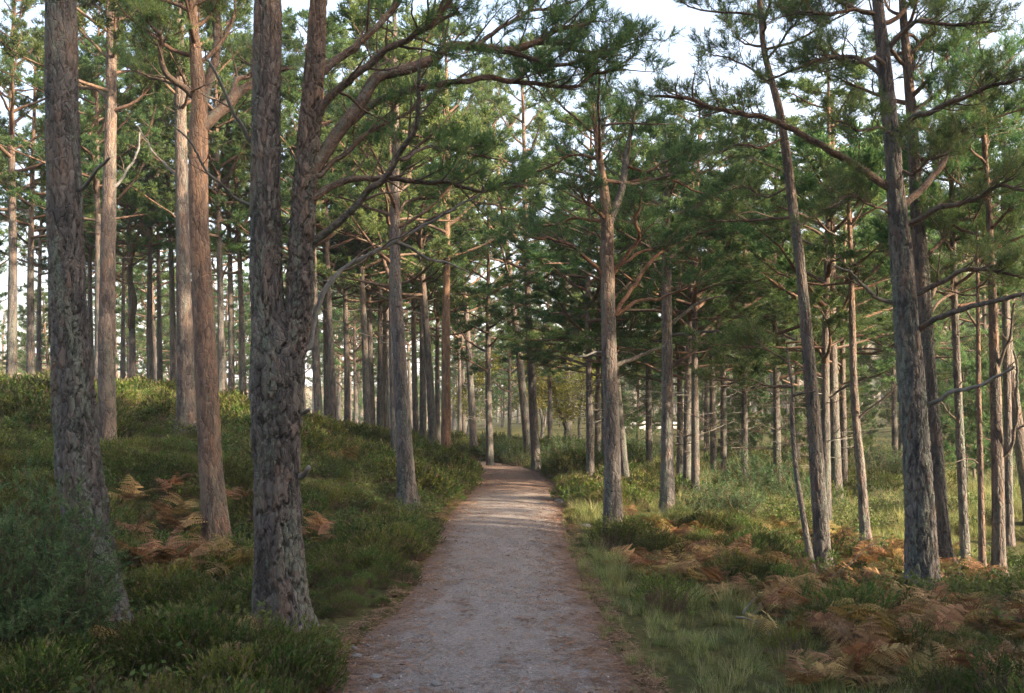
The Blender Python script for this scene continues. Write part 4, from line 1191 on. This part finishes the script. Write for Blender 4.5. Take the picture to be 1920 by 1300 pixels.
def frond_mesh(seed, L=0.55, pairs=17, arch=0.8, curl=0.0):
    """dead bracken frond growing from the origin along +Y, arching over"""
    r = np.random.default_rng(1100 + seed)
    ns = 14
    t = np.linspace(0, 1, ns)
    ang = 1.05 - arch * 1.7 * t ** 1.2
    st = L / (ns - 1)
    y = np.r_[0, np.cumsum(np.cos(ang[:-1]) * st)]; z = np.r_[0, np.cumsum(np.sin(ang[:-1]) * st)]
    x = np.sin(t * 2 + seed) * 0.03 * t
    P = np.c_[x, y, z]
    parts = [tube(P, np.linspace(0.0032, 0.0008, ns), 4)[0]]
    parts[0] = (parts[0][0], parts[0][1], 0, np.full((len(parts[0][0]), 4), 0.15, np.float32), True)
    tp = np.linspace(0.26, 0.985, pairs)
    B = interp_curve(P, tp); T = nrm(interp_curve(P, np.clip(tp + 0.02, 0, 1)) - interp_curve(P, tp - 0.02))
    Vs = []; As = []
    K = 9
    for i in range(pairs):
        S0 = np.array([1.0, 0, 0]); Nn = nrm(np.cross(S0, T[i]))
        ln = L * 0.40 * (1 - ((tp[i] - 0.26) / 0.76) ** 1.15) + 0.012
        for sg in (-1, 1):
            if r.random() < 0.14: continue
            dd = nrm(S0 * sg + T[i] * r.uniform(0.25, 0.5) + Nn * r.uniform(-0.45, 0.15))
            l2 = ln * r.uniform(0.75, 1.1)
            tv = r.random()
            sag = Nn * -0.25 * l2
            cross = nrm(np.cross(dd, Nn))
            for q in range(K):
                f = (q + 0.5) / K
                c = B[i] + dd * l2 * f + sag * f * f
                e = l2 * 0.17 * (1 - f) ** 0.7 + 0.004
                step = l2 / K * 0.52
                cu = Nn * (r.normal() * 0.25) * e
                for s2 in (-1, 1):
                    Vs.append([c - dd * step, c + dd * step, c + cross * s2 * e + dd * step * 0.8 + cu])
                    As.append(tv)
    V = np.array(Vs).reshape(-1, 3); n = len(Vs)
    A = np.ones((n, 3, 4), np.float32); A[..., 0] = np.array(As)[:, None]; A[..., 1] = 0
    parts.append((V, np.arange(n * 3).reshape(-1, 3), 0, A.reshape(-1, 4), False))
    return mk_mesh('frond', parts, [M['bracken']])


HEATH = [heather_clump(i) for i in range(6)]
HEATH_FAR = [heather_clump(20 + i, 1) for i in range(4)]
GRASS = [grass_tuft(i) for i in range(4)] + [grass_tuft(10 + i, 60, 0.22, 0.09, 0.004, 0.9, straw=0.1) for i in range(3)]
LEAFY = [leafy_clump(i) for i in range(4)]
FROND = [frond_mesh(i, 0.48 + 0.06 * (i % 4), 15 + i % 4, 0.62 + 0.09 * (i % 5)) for i in range(10)]


def slope_pts(n, x0, x1, y0, y1, r):
    return r.uniform(x0, x1, n), r.uniform(y0, y1, n)


def region_mask(x, y):
    """weights of what grows where, by place on the ground: heather, grass, bracken, leafy"""
    z = ground_z(x, y)
    px, py = to_px(x, np.maximum(y, 0.5), z)
    pd = path_dist(x, y)
    left = x < 0
    n1 = fbm(x * 0.55, y * 0.55, 61, 3); n2 = fbm(x * 0.9 + 40, y * 0.9, 63, 3)
    heath = np.where(left, 1.0, 0.25 + 0.5 * (n1 > 0.55))
    grass = np.where(left, 0.10 * (n2 > 0.52) + 0.25 * (y < 7.2), 0.55)
    # right verge: grass near the path and forward, bracken farther out
    verge = (~left) & (pd < np.interp(y, [5, 7.4, 8.5, 10, 11], [1.9, 1.8, 1.15, 0.5, 0.3])) & (y < 11)
    heath = np.where(verge, 0.03, heath); grass = np.where(verge, 1.0, grass)
    fore = (~left) & (y < 6.9) & (x > 1.55)
    heath = np.where(fore & ~verge, 0.45, heath); grass = np.where(fore, 0.6, grass)
    brk = (~left) & (x > 1.05 + 0.12 * np.abs(y - 9.6)) & (y > 6.8) & (y < 12.5)
    bare_ = fbm(x * 0.9, y * 0.9, 97, 3) < 0.47
    heath = np.where(brk & ~verge, np.where(bare_, 0.5, 0.2), heath); grass = np.where(brk & ~verge, np.where(bare_, 0.6, 0.2), grass)
    mead = (~left) & (y > 12.5) & (x > 3.2)
    heath = np.where(mead, 0.3 * (n1 > 0.5), heath); grass = np.where(mead, 1.0, grass)
    return heath, grass, brk & ~verge, pd, z


def in_view(x, y, margin=1.6):
    return (np.abs(x) < 0.53 * y + margin) & (y > 3.3)


hr = np.random.default_rng(21)
TRUNKS = np.array([[*at(h['trunk'][0][0], h['trunk'][0][1], h['d'])[:2], h['trunk'][0][2] * h['d'] / F / 2] for h in HERO])


def clear_of_trunks(x, y, k=0.9):
    ok = np.ones(len(x), bool)
    for t in TRUNKS:
        ok &= (x - t[0]) ** 2 + (y - t[1]) ** 2 > (t[2] * k) ** 2
    return ok


def low_by_trunks(x, y):
    k = np.ones(len(x))
    for t in TRUNKS:
        dd = np.hypot((x - t[0]), (y - t[1] + 0.25))
        k = np.minimum(k, 0.22 + 0.78 * sstep(0.35, 0.95, dd))
    return k


# heather
x, y = slope_pts(95000, -18, 22, 3.5, 34, hr)
he, gr, br, pd, z = region_mask(x, y)
dens = he * np.where(y < 14, 1.0, 14 / y) * (0.55 + 0.9 * fbm(x * 1.3, y * 1.3, 71, 2))
keep = (hr.random(len(x)) < dens * 0.36) & (pd > 0.13) & in_view(x, y) & clear_of_trunks(x, y)
x, y, z, pd = x[keep], y[keep], z[keep], pd[keep]
far = y > 15
n = len(x)
scl = hr.uniform(0.65, 1.25, n) * np.where(far, 1.2, 1.0) * (0.6 + 0.4 * sstep(0.1, 0.5, pd)) * (0.40 + 0.95 * sstep(0.3, 0.7, fbm(x * 1.5, y * 1.5, 73, 2)))
scl = scl * low_by_trunks(x, y)
rot = np.c_[hr.normal(size=n) * 0.12, hr.normal(size=n) * 0.12, hr.uniform(0, 6.28, n)]
scatter('heather', HEATH + HEATH_FAR, np.c_[x, y, z], rot, scl, np.where(far, 6 + hr.integers(0, 4, n), hr.integers(0, 6, n)), 'dark green heather carpeting the slope and the wood floor', 'heather')
print('heather', n)
# leafy bilberry patches
x, y = slope_pts(20000, -16, 20, 3.5, 30, hr)
he, gr, br, pd, z = region_mask(x, y)
keep = (hr.random(len(x)) < 0.55 * sstep(0.48, 0.62, fbm(x * 0.7 + 9, y * 0.7, 81, 3)) * np.where(y < 14, 1.0, 14 / y)) & (pd > 0.15) & ((x < 0) | (pd > 2.0)) & in_view(x, y) & clear_of_trunks(x, y)
x, y, z = x[keep], y[keep], z[keep]; n = len(x)
scatter('bilberry', LEAFY, np.c_[x, y, z], np.c_[np.zeros((n, 2)), hr.uniform(0, 6.28, n)], hr.uniform(0.7, 1.4, n), hr.integers(0, 4, n), 'small-leaved green bilberry patches among the heather', 'bilberry')
print('bilberry', n)
# grass
x, y = slope_pts(90000, -16, 22, 3.5, 34, hr)
he, gr, br, pd, z = region_mask(x, y)
keep = (hr.random(len(x)) < gr * 0.62 * np.where(y < 12, 1.0, 12 / y)) & (pd > 0.03) & in_view(x, y) & clear_of_trunks(x, y)
x, y, z, pd = x[keep], y[keep], z[keep], pd[keep]; n = len(x)
scl = hr.uniform(0.5, 1.1, n) * (0.45 + 0.55 * sstep(0.03, 0.45, pd)) * np.where(y > 14, 1.1, 0.78) * (0.6 + 0.7 * fbm(x * 1.1, y * 1.1, 91, 2)) * low_by_trunks(x, y)
scatter('grass', GRASS, np.c_[x, y, z], np.c_[hr.normal(size=(n, 2)) * 0.15, hr.uniform(0, 6.28, n)], scl, hr.integers(0, 7, n), 'green and straw-coloured grass on the verge and wood floor', 'grass')
print('grass', n)

# bracken: the plants that show, one by one
bk = 0


def bracken(x, y, label, group, s=1.0, nf=4, z=None):
    global bk
    if z is None: z = float(ground_z(x, y))
    e = obj('bracken_fern', None, None, label, 'fern', group, loc=(x, y, z))
    e.rotation_euler = (0, 0, hr.uniform(0, 6.28)); e.scale = (s, s, s)
    for q in range(nf):
        o = obj('frond', FROND[hr.integers(0, len(FROND))], e)
        o.location = (hr.uniform(-0.05, 0.05), hr.uniform(-0.05, 0.05), hr.uniform(0.0, 0.08))
        o.rotation_euler = (hr.uniform(-0.35, 0.4), hr.uniform(-0.5, 0.5), 6.28 * q / nf + hr.uniform(-0.5, 0.5))
        k = hr.uniform(0.55, 1.1); o.scale = (k * hr.uniform(0.75, 1.1), k, k * hr.uniform(0.7, 1.3))
    bk += 1


for (px, py, d) in [(300, 975, 10.9), (335, 985, 10.6), (250, 958, 11.3), (330, 962, 11.4), (255, 1020, 9.8), (285, 1045, 9.3), (310, 1085, 8.7), (350, 1095, 8.5), (385, 1075, 8.9), (345, 1060, 9.1), (440, 1085, 8.7),
                    (470, 1085, 8.8), (452, 955, 12.0), (585, 990, 10.7), (600, 1025, 9.8), (325, 925, 12.2), (640, 870, 15), (290, 1085, 8.6), (270, 1075, 8.7)]:
    b = at(px, py + 25, d)
    bracken(b[0], b[1], 'pale rust bracken fern in the heather on the left slope', 'bracken on the left slope', hr.uniform(0.8, 1.05), 5, float(ground_z(b[0], b[1])) + 0.14)
for (px, py, d) in [(262, 1268, 6.0), (300, 1262, 6.05), (352, 1255, 6.15), (388, 1250, 6.2), (20, 1296, 5.7), (60, 1290, 5.75)]:
    b = at(px, py + 15, d)
    bracken(b[0], b[1], 'low brown bracken fern at the bottom left below the juniper', 'bracken at the bottom left', hr.uniform(0.6, 0.85))
cnt = 0
while cnt < 235:
    x = hr.uniform(1.0, 7.5); y = hr.uniform(5.6, 13.5)
    h1, g1, b1, p1, z1 = region_mask(np.array([x]), np.array([y]))
    wgt = 1.0 if b1[0] else 0.12
    if y < 7.4 and x > 1.9: wgt = 0.6
    wgt *= 0.08 + 0.92 * float(sstep(0.38, 0.58, fbm(np.array([x * 0.9]), np.array([y * 0.9]), 97, 3))[0])
    if p1[0] < (0.9 if y < 9 else 0.45) or hr.random() > wgt or min(np.hypot(TRUNKS[:, 0] - x, TRUNKS[:, 1] - 0.3 - y)) < 0.42 or x > 0.53 * y + 0.6: continue
    if y < 7.4: lab = ('copper bracken fern among heather in the bottom right foreground', 'bracken in the right foreground')
    elif y < 10.2: lab = ('rust-brown bracken fern in the wide bed right of the grass verge', 'bracken bed on the right')
    else: lab = ('brown bracken fern round the feet of the right-hand pines', 'bracken under the right-hand pines')
    bracken(x, y, lab[0], lab[1], hr.uniform(0.5, 0.82), 5); cnt += 1
# the bracken litter beneath
x, y = slope_pts(9000, 1.0, 9, 5.6, 14, hr)
he, gr, br, pd, z = region_mask(x, y)
keep = br & (hr.random(len(x)) < 0.08) & (fbm(x * 0.9, y * 0.9, 97, 3) > 0.45) & (pd > 0.7) & in_view(x, y) & clear_of_trunks(x, y)
x, y, z = x[keep], y[keep], z[keep]; n = len(x)
scatter('bracken_litter', FROND, np.c_[x, y, z + 0.05], np.c_[hr.uniform(-0.5, 0.1, n), hr.normal(size=n) * 0.3, hr.uniform(0, 6.28, n)], hr.uniform(0.6, 1.0, n), hr.integers(0, 10, n), 'flattened brown bracken lying between the standing ferns', 'bracken')


# junipers
def juniper(name, label, base, h, w, seed, n, lod=0, mat='juniper', group=None, lean=(0, 0)):
    r = np.random.default_rng(1500 + seed)
    base = np.asarray(base, float)
    e = obj(name, None, None, label, 'bush', group, loc=base)
    subs = [[], [], [], []]; pos = []; dr = []
    for i in range(n):
        az = r.uniform(0, 6.28); q = math.sqrt(r.random())
        tip = np.array([math.cos(az) * q * w + lean[0] * r.random(), math.sin(az) * q * w + lean[1] * r.random(), h * (1 - 0.45 * q * q) * r.uniform(0.35, 1.12)])
        b = np.array([math.cos(az) * q * w * 0.15, math.sin(az) * q * w * 0.15, -0.02])
        mid = b * 0.45 + tip * 0.55 + np.array([math.cos(az), math.sin(az), -0.3]) * 0.12 * q * w
        pts = catmull([b, mid, tip], 7)
        rr = np.linspace(0.009, 0.002, 7) * (h ** 0.5)
        for k, a in enumerate((pts[:-1], pts[1:], rr[:-1], rr[1:])): subs[k].append(a)
        m = 16 if lod == 0 else 7
        t = r.uniform(0.3, 1.0, m); p0 = interp_curve(pts, t); ax = nrm(pts[-1] - pts[-3])
        d = nrm(ax * 0.7 + r.normal(size=(m, 3)) * 0.5 + UP * 0.25)
        ln = r.uniform(0.07, 0.22 if lod == 0 else 0.15, m) * h
        for k, a in enumerate((p0, p0 + d * ln[:, None], np.full(m, 0.002), np.full(m, 0.001))): subs[k].append(a)
        for f in ((0.2, 0.45, 0.7, 0.95) if lod == 0 else (0.25, 0.55, 0.85)):
            pos.append(p0 + d * (ln * f)[:, None]); dr.append(nrm(d + r.normal(size=(m, 3)) * 0.45))
    c = [np.concatenate(s) for s in subs]
    st = sticks(c[0], c[1], c[2], c[3], 3)
    obj('stems', mk_mesh('stems', [(st[0], st[1], 0, None, True)], [M['twig']]), e, kind='stuff')
    nl = needles(np.vstack(pos), np.vstack(dr), 9 if lod == 0 else 6, 0.055 if lod == 0 else 0.10 * h, 0.026 if lod == 0 else 0.05 * h, 0.0070 if lod == 0 else 0.012 * h, r, 0, 0.9)
    obj('foliage', mk_mesh('foliage', [nl], [M[mat]]), e, kind='stuff')
    return e


b = at(40, 1225, 5.9); b[2] = float(ground_z(b[0], b[1]))
juniper('juniper_bush', 'large feathery juniper bush in the left foreground before the trunk', b, 1.02, 0.58, 1, 130)
for i, (px, py, d, h, w) in enumerate([(940, 872, 28, 0.9, 0.7), (975, 880, 26, 0.6, 0.6), (1060, 880, 25, 0.9, 0.8), (1085, 885, 24, 0.7, 0.6), (1040, 880, 27, 0.8, 0.7), (1195, 880, 24, 1.1, 0.9), (1165, 900, 22, 0.8, 0.7)]):
    b = at(px, py, d); b[2] = float(ground_z(b[0], b[1]))
    juniper('juniper_bush', 'rounded bright green juniper bush near the far end of the path', b, h, w, 10 + i, 46, 1, group='junipers by the path end')
for i, (px, py, d, h, w) in enumerate([(1420, 940, 18, 1.0, 0.8), (1390, 990, 14.5, 0.6, 0.55), (1350, 985, 15, 0.5, 0.45), (1500, 950, 17.5, 0.75, 0.6), (1530, 980, 15.5, 0.6, 0.5), (1660, 900, 22, 0.9, 0.8), (1440, 930, 20, 1.0, 0.8), (1330, 950, 17, 0.6, 0.6),
                                       (1290, 1000, 14, 0.4, 0.4), (1680, 985, 15.5, 0.5, 0.5), (1600, 900, 24, 0.9, 0.8), (1720, 900, 22, 0.8, 0.8), (1900, 930, 18, 0.8, 0.8)]):
    b = at(px, py, d); b[2] = float(ground_z(b[0], b[1]))
    juniper('juniper_bush', 'green juniper bush on the wood floor among the right-hand pines', b, h, w, 30 + i, 46, 1, group='junipers among the right-hand pines')


# yellow-leaved birches beyond the path
def birch(px, py, d, h, seed, label):
    r = np.random.default_rng(1800 + seed)
    b = at(px, py, d); b[2] = float(ground_z(b[0], b[1]))
    e = obj('birch_tree', None, None, label, 'tree', 'yellowing birches beyond the path', loc=b)
    P = auto_limb((0, 0, -0.05), 1.0, h * 0.95, 1.5, r, 16, 0.02)
    obj('trunk', mk_mesh('trunk', [bark_trunk(P, np.linspace(0.07, 0.012, 16), 10, (0, 0), 0.004, seed, 0.3)], [M['bark']]), e)
    pos = []; subs = [[], [], [], []]
    for i in range(34):
        z = r.uniform(0.25, 1.0); p0 = interp_curve(P, np.array([z]))[0]
        Q = auto_limb(p0, r.uniform(0, 6.28), h * 0.3 * (1.25 - z), r.uniform(0.2, 0.9), r, 6, -0.03)
        rr = np.linspace(0.012, 0.003, 6)
        for k, a in enumerate((Q[:-1], Q[1:], rr[:-1], rr[1:])): subs[k].append(a)
        pos.append(interp_curve(Q, r.uniform(0.2, 1, 120)) + r.normal(size=(120, 3)) * 0.16)
    c = [np.concatenate(s) for s in subs]
    pos = np.vstack(pos); n = len(pos)
    u = nrm(r.normal(size=(n, 3))); v = nrm(np.cross(u, r.normal(size=(n, 3)))); sz = 0.036 * r.uniform(0.7, 1.3, n)[:, None]
    V = np.stack([pos - u * sz, pos + v * sz * 0.7, pos + u * sz, pos - v * sz * 0.7], 1).reshape(-1, 3)
    A = np.ones((n, 4, 4), np.float32); A[..., 0] = r.random((n, 1)); A[..., 1] = 0
    st = sticks(c[0], c[1], c[2], c[3], 4)
    obj('crown', mk_mesh('crown', [(st[0], st[1], 0, None, True), (V, np.arange(n * 4).reshape(-1, 4), 1, A.reshape(-1, 4), False)], [M['twig'], M['birch']]), e, kind='stuff')


for i, (px, py, d, h) in enumerate([(1060, 860, 33, 4.0), (1015, 850, 37, 4.6), (1085, 850, 38, 5.0), (870, 840, 40, 4.0)]):
    birch(px, py, d, h, i, 'small birch with yellowing leaves beyond the bend of the path')

# far woodland: too many and too far to tell apart
PF = []
for i in range(4):
    tr, limbs, cr = proto_pine('s', 60 + i, 2)
    PF.append((tr, limbs, cr))
PF += [proto_pine('y', 70, 2, 5.0), proto_pine('y', 71, 2, 4.2)]


def joined(tr, limbs, cr, name):
    import bmesh
    bm = bmesh.new()
    mats = [M['bark'], M['limb'], M['twig'], M['needle']]
    me = bpy.data.meshes.new(name)
    for src, mp in [(tr, {0: 0})] + [(l, {0: 1}) for l in limbs] + [(cr, {0: 2, 1: 3})]:
        k = len(bm.faces)
        bm.from_mesh(src)
        bm.faces.ensure_lookup_table()
        for f in bm.faces[k:]:
            f.material_index = mp.get(f.material_index, 0)
    bm.to_mesh(me); bm.free()
    for m in mats: me.materials.append(m)
    return me


FARM = [joined(*p, 'far_pine') for p in PF]
pts = []; sc = []
wr = np.random.default_rng(5)
while len(pts) < 480:
    y = wr.uniform(62, 190); u = wr.uniform(-0.75, 0.95)
    if u < -0.10 and wr.random() > 0.6: continue
    x = u * y
    pts.append((x, y, float(ground_z(x, y)) - 0.1)); sc.append(wr.uniform(0.7, 1.15))
n = len(pts)
scatter('far_woodland', FARM, pts, np.c_[np.zeros((n, 2)), wr.uniform(0, 6.28, n)], sc, wr.integers(0, 6, n), 'distant pine wood closing the view behind the nearer trees', 'woodland')
# the wood goes on beside and behind the photographer
pts = []; sc = []
while len(pts) < 280:
    x = wr.uniform(-30, 40); y = wr.uniform(-30, 24)
    if len(pts) < 190: x = wr.uniform(4.5, 25); y = wr.uniform(-16, 9)
    if abs(x) < 0.56 * max(y, 0) + 3.5 or (abs(x) < 3 and y > -30): continue
    if y > 3 and x < 0: continue
    if x > 0 and y + 0.51 * x > 11.5: continue
    pts.append((x, y, float(ground_z(x, y)) - 0.1)); sc.append(wr.uniform(0.85, 1.25))
n = len(pts)
scatter('surrounding_woodland', FARM, pts, np.c_[np.zeros((n, 2)), wr.uniform(0, 6.28, n)], sc, wr.integers(0, 4, n), 'pine wood continuing outside the view beside the path', 'woodland')


# ------------------------------------------------------------------ small things
def rock_mesh(seed, sub=2, flat=0.55, name='stone', mat='stone'):
    import bmesh
    bm = bmesh.new(); bmesh.ops.create_icosphere(bm, subdivisions=sub, radius=1.0)
    r = np.random.default_rng(2000 + seed)
    ph = r.uniform(0, 6, 6); k = r.uniform(1.2, 2.6, (6, 3))
    pl = nrm(r.normal(size=(7, 3))); pd_ = r.uniform(0.62, 0.9, 7)
    for v in bm.verts:
        c = np.array(v.co)
        for q in range(7):                       # chipped flat faces
            s = c @ pl[q]
            if s > pd_[q]: c = c - pl[q] * (s - pd_[q])
        c = c * (1 + 0.05 * sum(math.sin(k[i] @ c * 2 + ph[i]) for i in range(6)) / 2)
        v.co = (c[0] * 1.25, c[1], c[2] * flat)
    me = bpy.data.meshes.new(name); bm.to_mesh(me); bm.free()
    a = me.attributes.new('tint', 'FLOAT_COLOR', 'POINT')
    a.data.foreach_set('color', np.tile([r.random(), 0, 0, 1], len(me.vertices)).astype(np.float32))
    me.materials.append(M[mat])
    return me


STONE = [rock_mesh(i) for i in range(5)]
for (px, py, s, lab) in [(662, 1215, 0.035, 'flat grey stone at the left path edge below the heather'), (668, 1232, 0.035, 'grey slab stone lying left of the path, just below another flat stone'),
                         (705, 1278, 0.04, 'low dark stone half sunk at the bottom left of the path'), (690, 1213, 0.018, 'small pale stone on the brown litter at the left path edge'),
                         (1050, 940, 0.10, 'pale boulder in the heather at the right path edge'), (1100, 985, 0.06, 'small pale stone under the heather right of the path'),
                         (1556, 1150, 0.07, 'pale stone showing between bracken on the right'), (818, 1295, 0.03, 'dark flat chip of stone at the bottom of the path')]:
    d = CH * F / (py - HY)
    if py < 1160: d = d * 0.99
    b = at(px, py, d); gz = float(ground_z(b[0], b[1]))
    if path_dist(b[0], b[1]) < 0.1: gz = float(path_z(b[0], b[1]))
    o = obj('stone', STONE[hr.integers(0, 5)], None, lab, 'stone', 'loose stones by the path', loc=(b[0], b[1], gz + s * 0.15))
    o.scale = (s, s, s); o.rotation_euler = (0, 0, hr.uniform(0, 6))

# gravel and needle litter on the path
PEB = [rock_mesh(40 + i, 1, 0.7, 'pebble', 'pebble') for i in range(6)]
n = 26000
y = 4.4 + (16 - 4.4) * hr.random(n) ** 1.9; l = np.interp(y, PATH_Y, PATH_L) - 0.12; r_ = np.interp(y, PATH_Y, PATH_R) + 0.12
u = hr.random(n); x = l + (r_ - l) * u
e = np.abs(u - 0.5) * 2
keep = hr.random(n) < 0.35 + 0.65 * e
x, y, u = x[keep], y[keep], u[keep]; n = len(x)
s = 0.003 + 0.0065 * hr.random(n) ** 3 * (0.4 + 0.6 * np.abs(u - 0.5) * 2)
scatter('gravel', PEB, np.c_[x, y, path_z(x, y) + s * 0.2], np.c_[hr.normal(size=(n, 2)) * 0.4, hr.uniform(0, 6.28, n)], s, hr.integers(0, 6, n), 'loose pale gravel strewn over the path', 'gravel')


def litter_mesh(seed):
    r = np.random.default_rng(2500 + seed)
    k = 14
    c = np.c_[r.normal(size=(k, 2)) * 0.035, r.uniform(0.001, 0.008, k)]
    a = r.uniform(0, 6.28, k); L = r.uniform(0.012, 0.03, k)[:, None]
    d = np.c_[np.cos(a), np.sin(a), r.normal(size=k) * 0.12] * L
    s = np.c_[-np.sin(a), np.cos(a), r.normal(size=k) * 0.3] * r.uniform(0.0008, 0.0035, k)[:, None]
    V = np.stack([c - d - s * 0.3, c + s, c + d + s * 0.2, c - s], 1).reshape(-1, 3)
    A = np.ones((k, 4, 4), np.float32); A[..., 0] = r.random((k, 1)); A[..., 1] = 0
    return mk_mesh('litter', [(V, np.arange(k * 4).reshape(-1, 4), 0, A.reshape(-1, 4), False)], [M['litter']])


LIT = [litter_mesh(i) for i in range(6)]
n = 16000
y = 4.4 + (24 - 4.4) * hr.random(n) ** 1.7; l = np.interp(y, PATH_Y, PATH_L) - 0.2; r_ = np.interp(y, PATH_Y, PATH_R) + 0.2
u = hr.random(n); e = np.abs(u - 0.5) * 2
x = l + (r_ - l) * u
keep = hr.random(n) < np.clip(0.06 + e ** 2.5 * 1.1, 0, 1)
x, y = x[keep], y[keep]; n = len(x)
pd = path_dist(x, y)
z = np.where(pd > 0.1, ground_z(x, y) + 0.02, path_z(x, y) + 0.002)
scatter('fallen_needles', LIT, np.c_[x, y, z], np.c_[np.zeros((n, 2)), hr.uniform(0, 6.28, n)], hr.uniform(0.8, 1.5, n), hr.integers(0, 6, n), 'brown fallen needles and leaf scraps along the path edges', 'leaf litter')


# fallen branches
def fallen(pl, d, w, label, lift=0.05, twigs=5, seed=0):
    r = np.random.default_rng(2700 + seed)
    c = curve_px(pl, d)
    base = c[0, :3].copy()
    Q = catmull(c[:, :3], 16) - base
    e = obj('fallen_branch', None, None, label, 'branch', None, loc=base)
    R = np.linspace(w, w * 0.35, 16)
    obj('stem', limb_mesh(Q, R, (0, 0), seed, 8, M['dead']), e)
    for i in range(twigs):
        k = r.integers(4, 15); T = nrm(Q[k] - Q[k - 1])
        d_ = nrm(T + r.normal(size=3) * 0.5 + UP * 0.35)
        q = auto_limb(Q[k], math.atan2(d_[1], d_[0]), r.uniform(0.06, 0.22), math.asin(d_[2]) * 0.6, r, 6, 0.03)
        obj('twig', limb_mesh(q, np.linspace(w * 0.4, w * 0.12, 6), (0, 0), i, 5, M['dead']), e)


fallen([(1380, 1158), (1400, 1160), (1425, 1172), (1445, 1185), (1462, 1186)], 7.0, 0.008, 'forked grey fallen branch lying in the grass right of the path', seed=1)
fallen([(1393, 1152), (1400, 1140), (1410, 1128), (1413, 1124)], 7.05, 0.010, 'short pale broken stick poking up from the right-hand grass', twigs=1, seed=2)
fallen([(205, 1234), (222, 1240), (240, 1247)], 6.3, 0.014, 'short grey log by the foot of the left foreground trunk', twigs=0, seed=3)
fallen([(606, 1230), (615, 1238), (627, 1250)], 6.2, 0.008, 'thin bleached stick at the heather edge by the bottom of the path', twigs=1, seed=4)
fallen([(1560, 1080), (1590, 1060), (1620, 1030), (1640, 1020)], 9.9, 0.006, 'dark dry twiggy branch right of the leaning pine foot', twigs=9, seed=5)

# white rail fence far off
e = obj('rail_fence', None, None, 'short pale rail fence glimpsed far off between trunks right of the path', 'fence', None, loc=at(1170, 815, 46))
dx = 3.0 / 3
for i in range(4):
    V = np.array([[sx * 0.05, sy * 0.05, z] for z in (-0.6, 0.62) for sx, sy in ((-1, -1), (1, -1), (1, 1), (-1, 1))]) + np.array([i * dx, i * 0.3, 0])
    obj('post', mk_mesh('post', [(V, [[0, 1, 5, 4], [1, 2, 6, 5], [2, 3, 7, 6], [3, 0, 4, 7], [4, 5, 6, 7]], 0, None, False)], [M['fence']]), e)
for z in (0.12, 0.32, 0.52):
    V = np.array([[x, x * 0.3 + y - 0.08, z + q] for x in (-0.2, 3.2) for y, q in ((-0.02, -0.05), (0.02, -0.05), (0.02, 0.05), (-0.02, 0.05))])
    obj('rail', mk_mesh('rail', [(V, [[0, 1, 5, 4], [1, 2, 6, 5], [2, 3, 7, 6], [3, 0, 4, 7], [0, 1, 2, 3], [4, 5, 6, 7]], 0, None, False)], [M['fence']]), e)

# the evening air between the trees
V = np.array([[x, y, z] for z in (-10.0, 90.0) for x, y in ((-1900, -250), (1900, -250), (1900, 2000), (-1900, 2000))], float)
hm, nt, out = new_mat('forest_air')
pv = N_(nt, 'ShaderNodeVolumePrincipled')
pv.inputs['Color'].default_value = (0.93, 0.95, 1.0, 1)
pv.inputs['Density'].default_value = HAZE
pv.inputs['Anisotropy'].default_value = 0.2
nt.links.new(pv.outputs[0], out.inputs['Volume'])
if HAZE > 0:
    hz = obj('haze', mk_mesh('haze', [(V, [[3, 2, 1, 0], [4, 5, 6, 7], [0, 1, 5, 4], [1, 2, 6, 5], [2, 3, 7, 6], [3, 0, 4, 7]], 0, None, False)], [hm]), kind='stuff')

print('triangles', sum(sum(max(0, len(p.vertices) - 2) for p in m.polygons) if len(m.polygons) < 5000 else int(len(m.loops) - 2 * len(m.polygons)) for m in bpy.data.meshes))
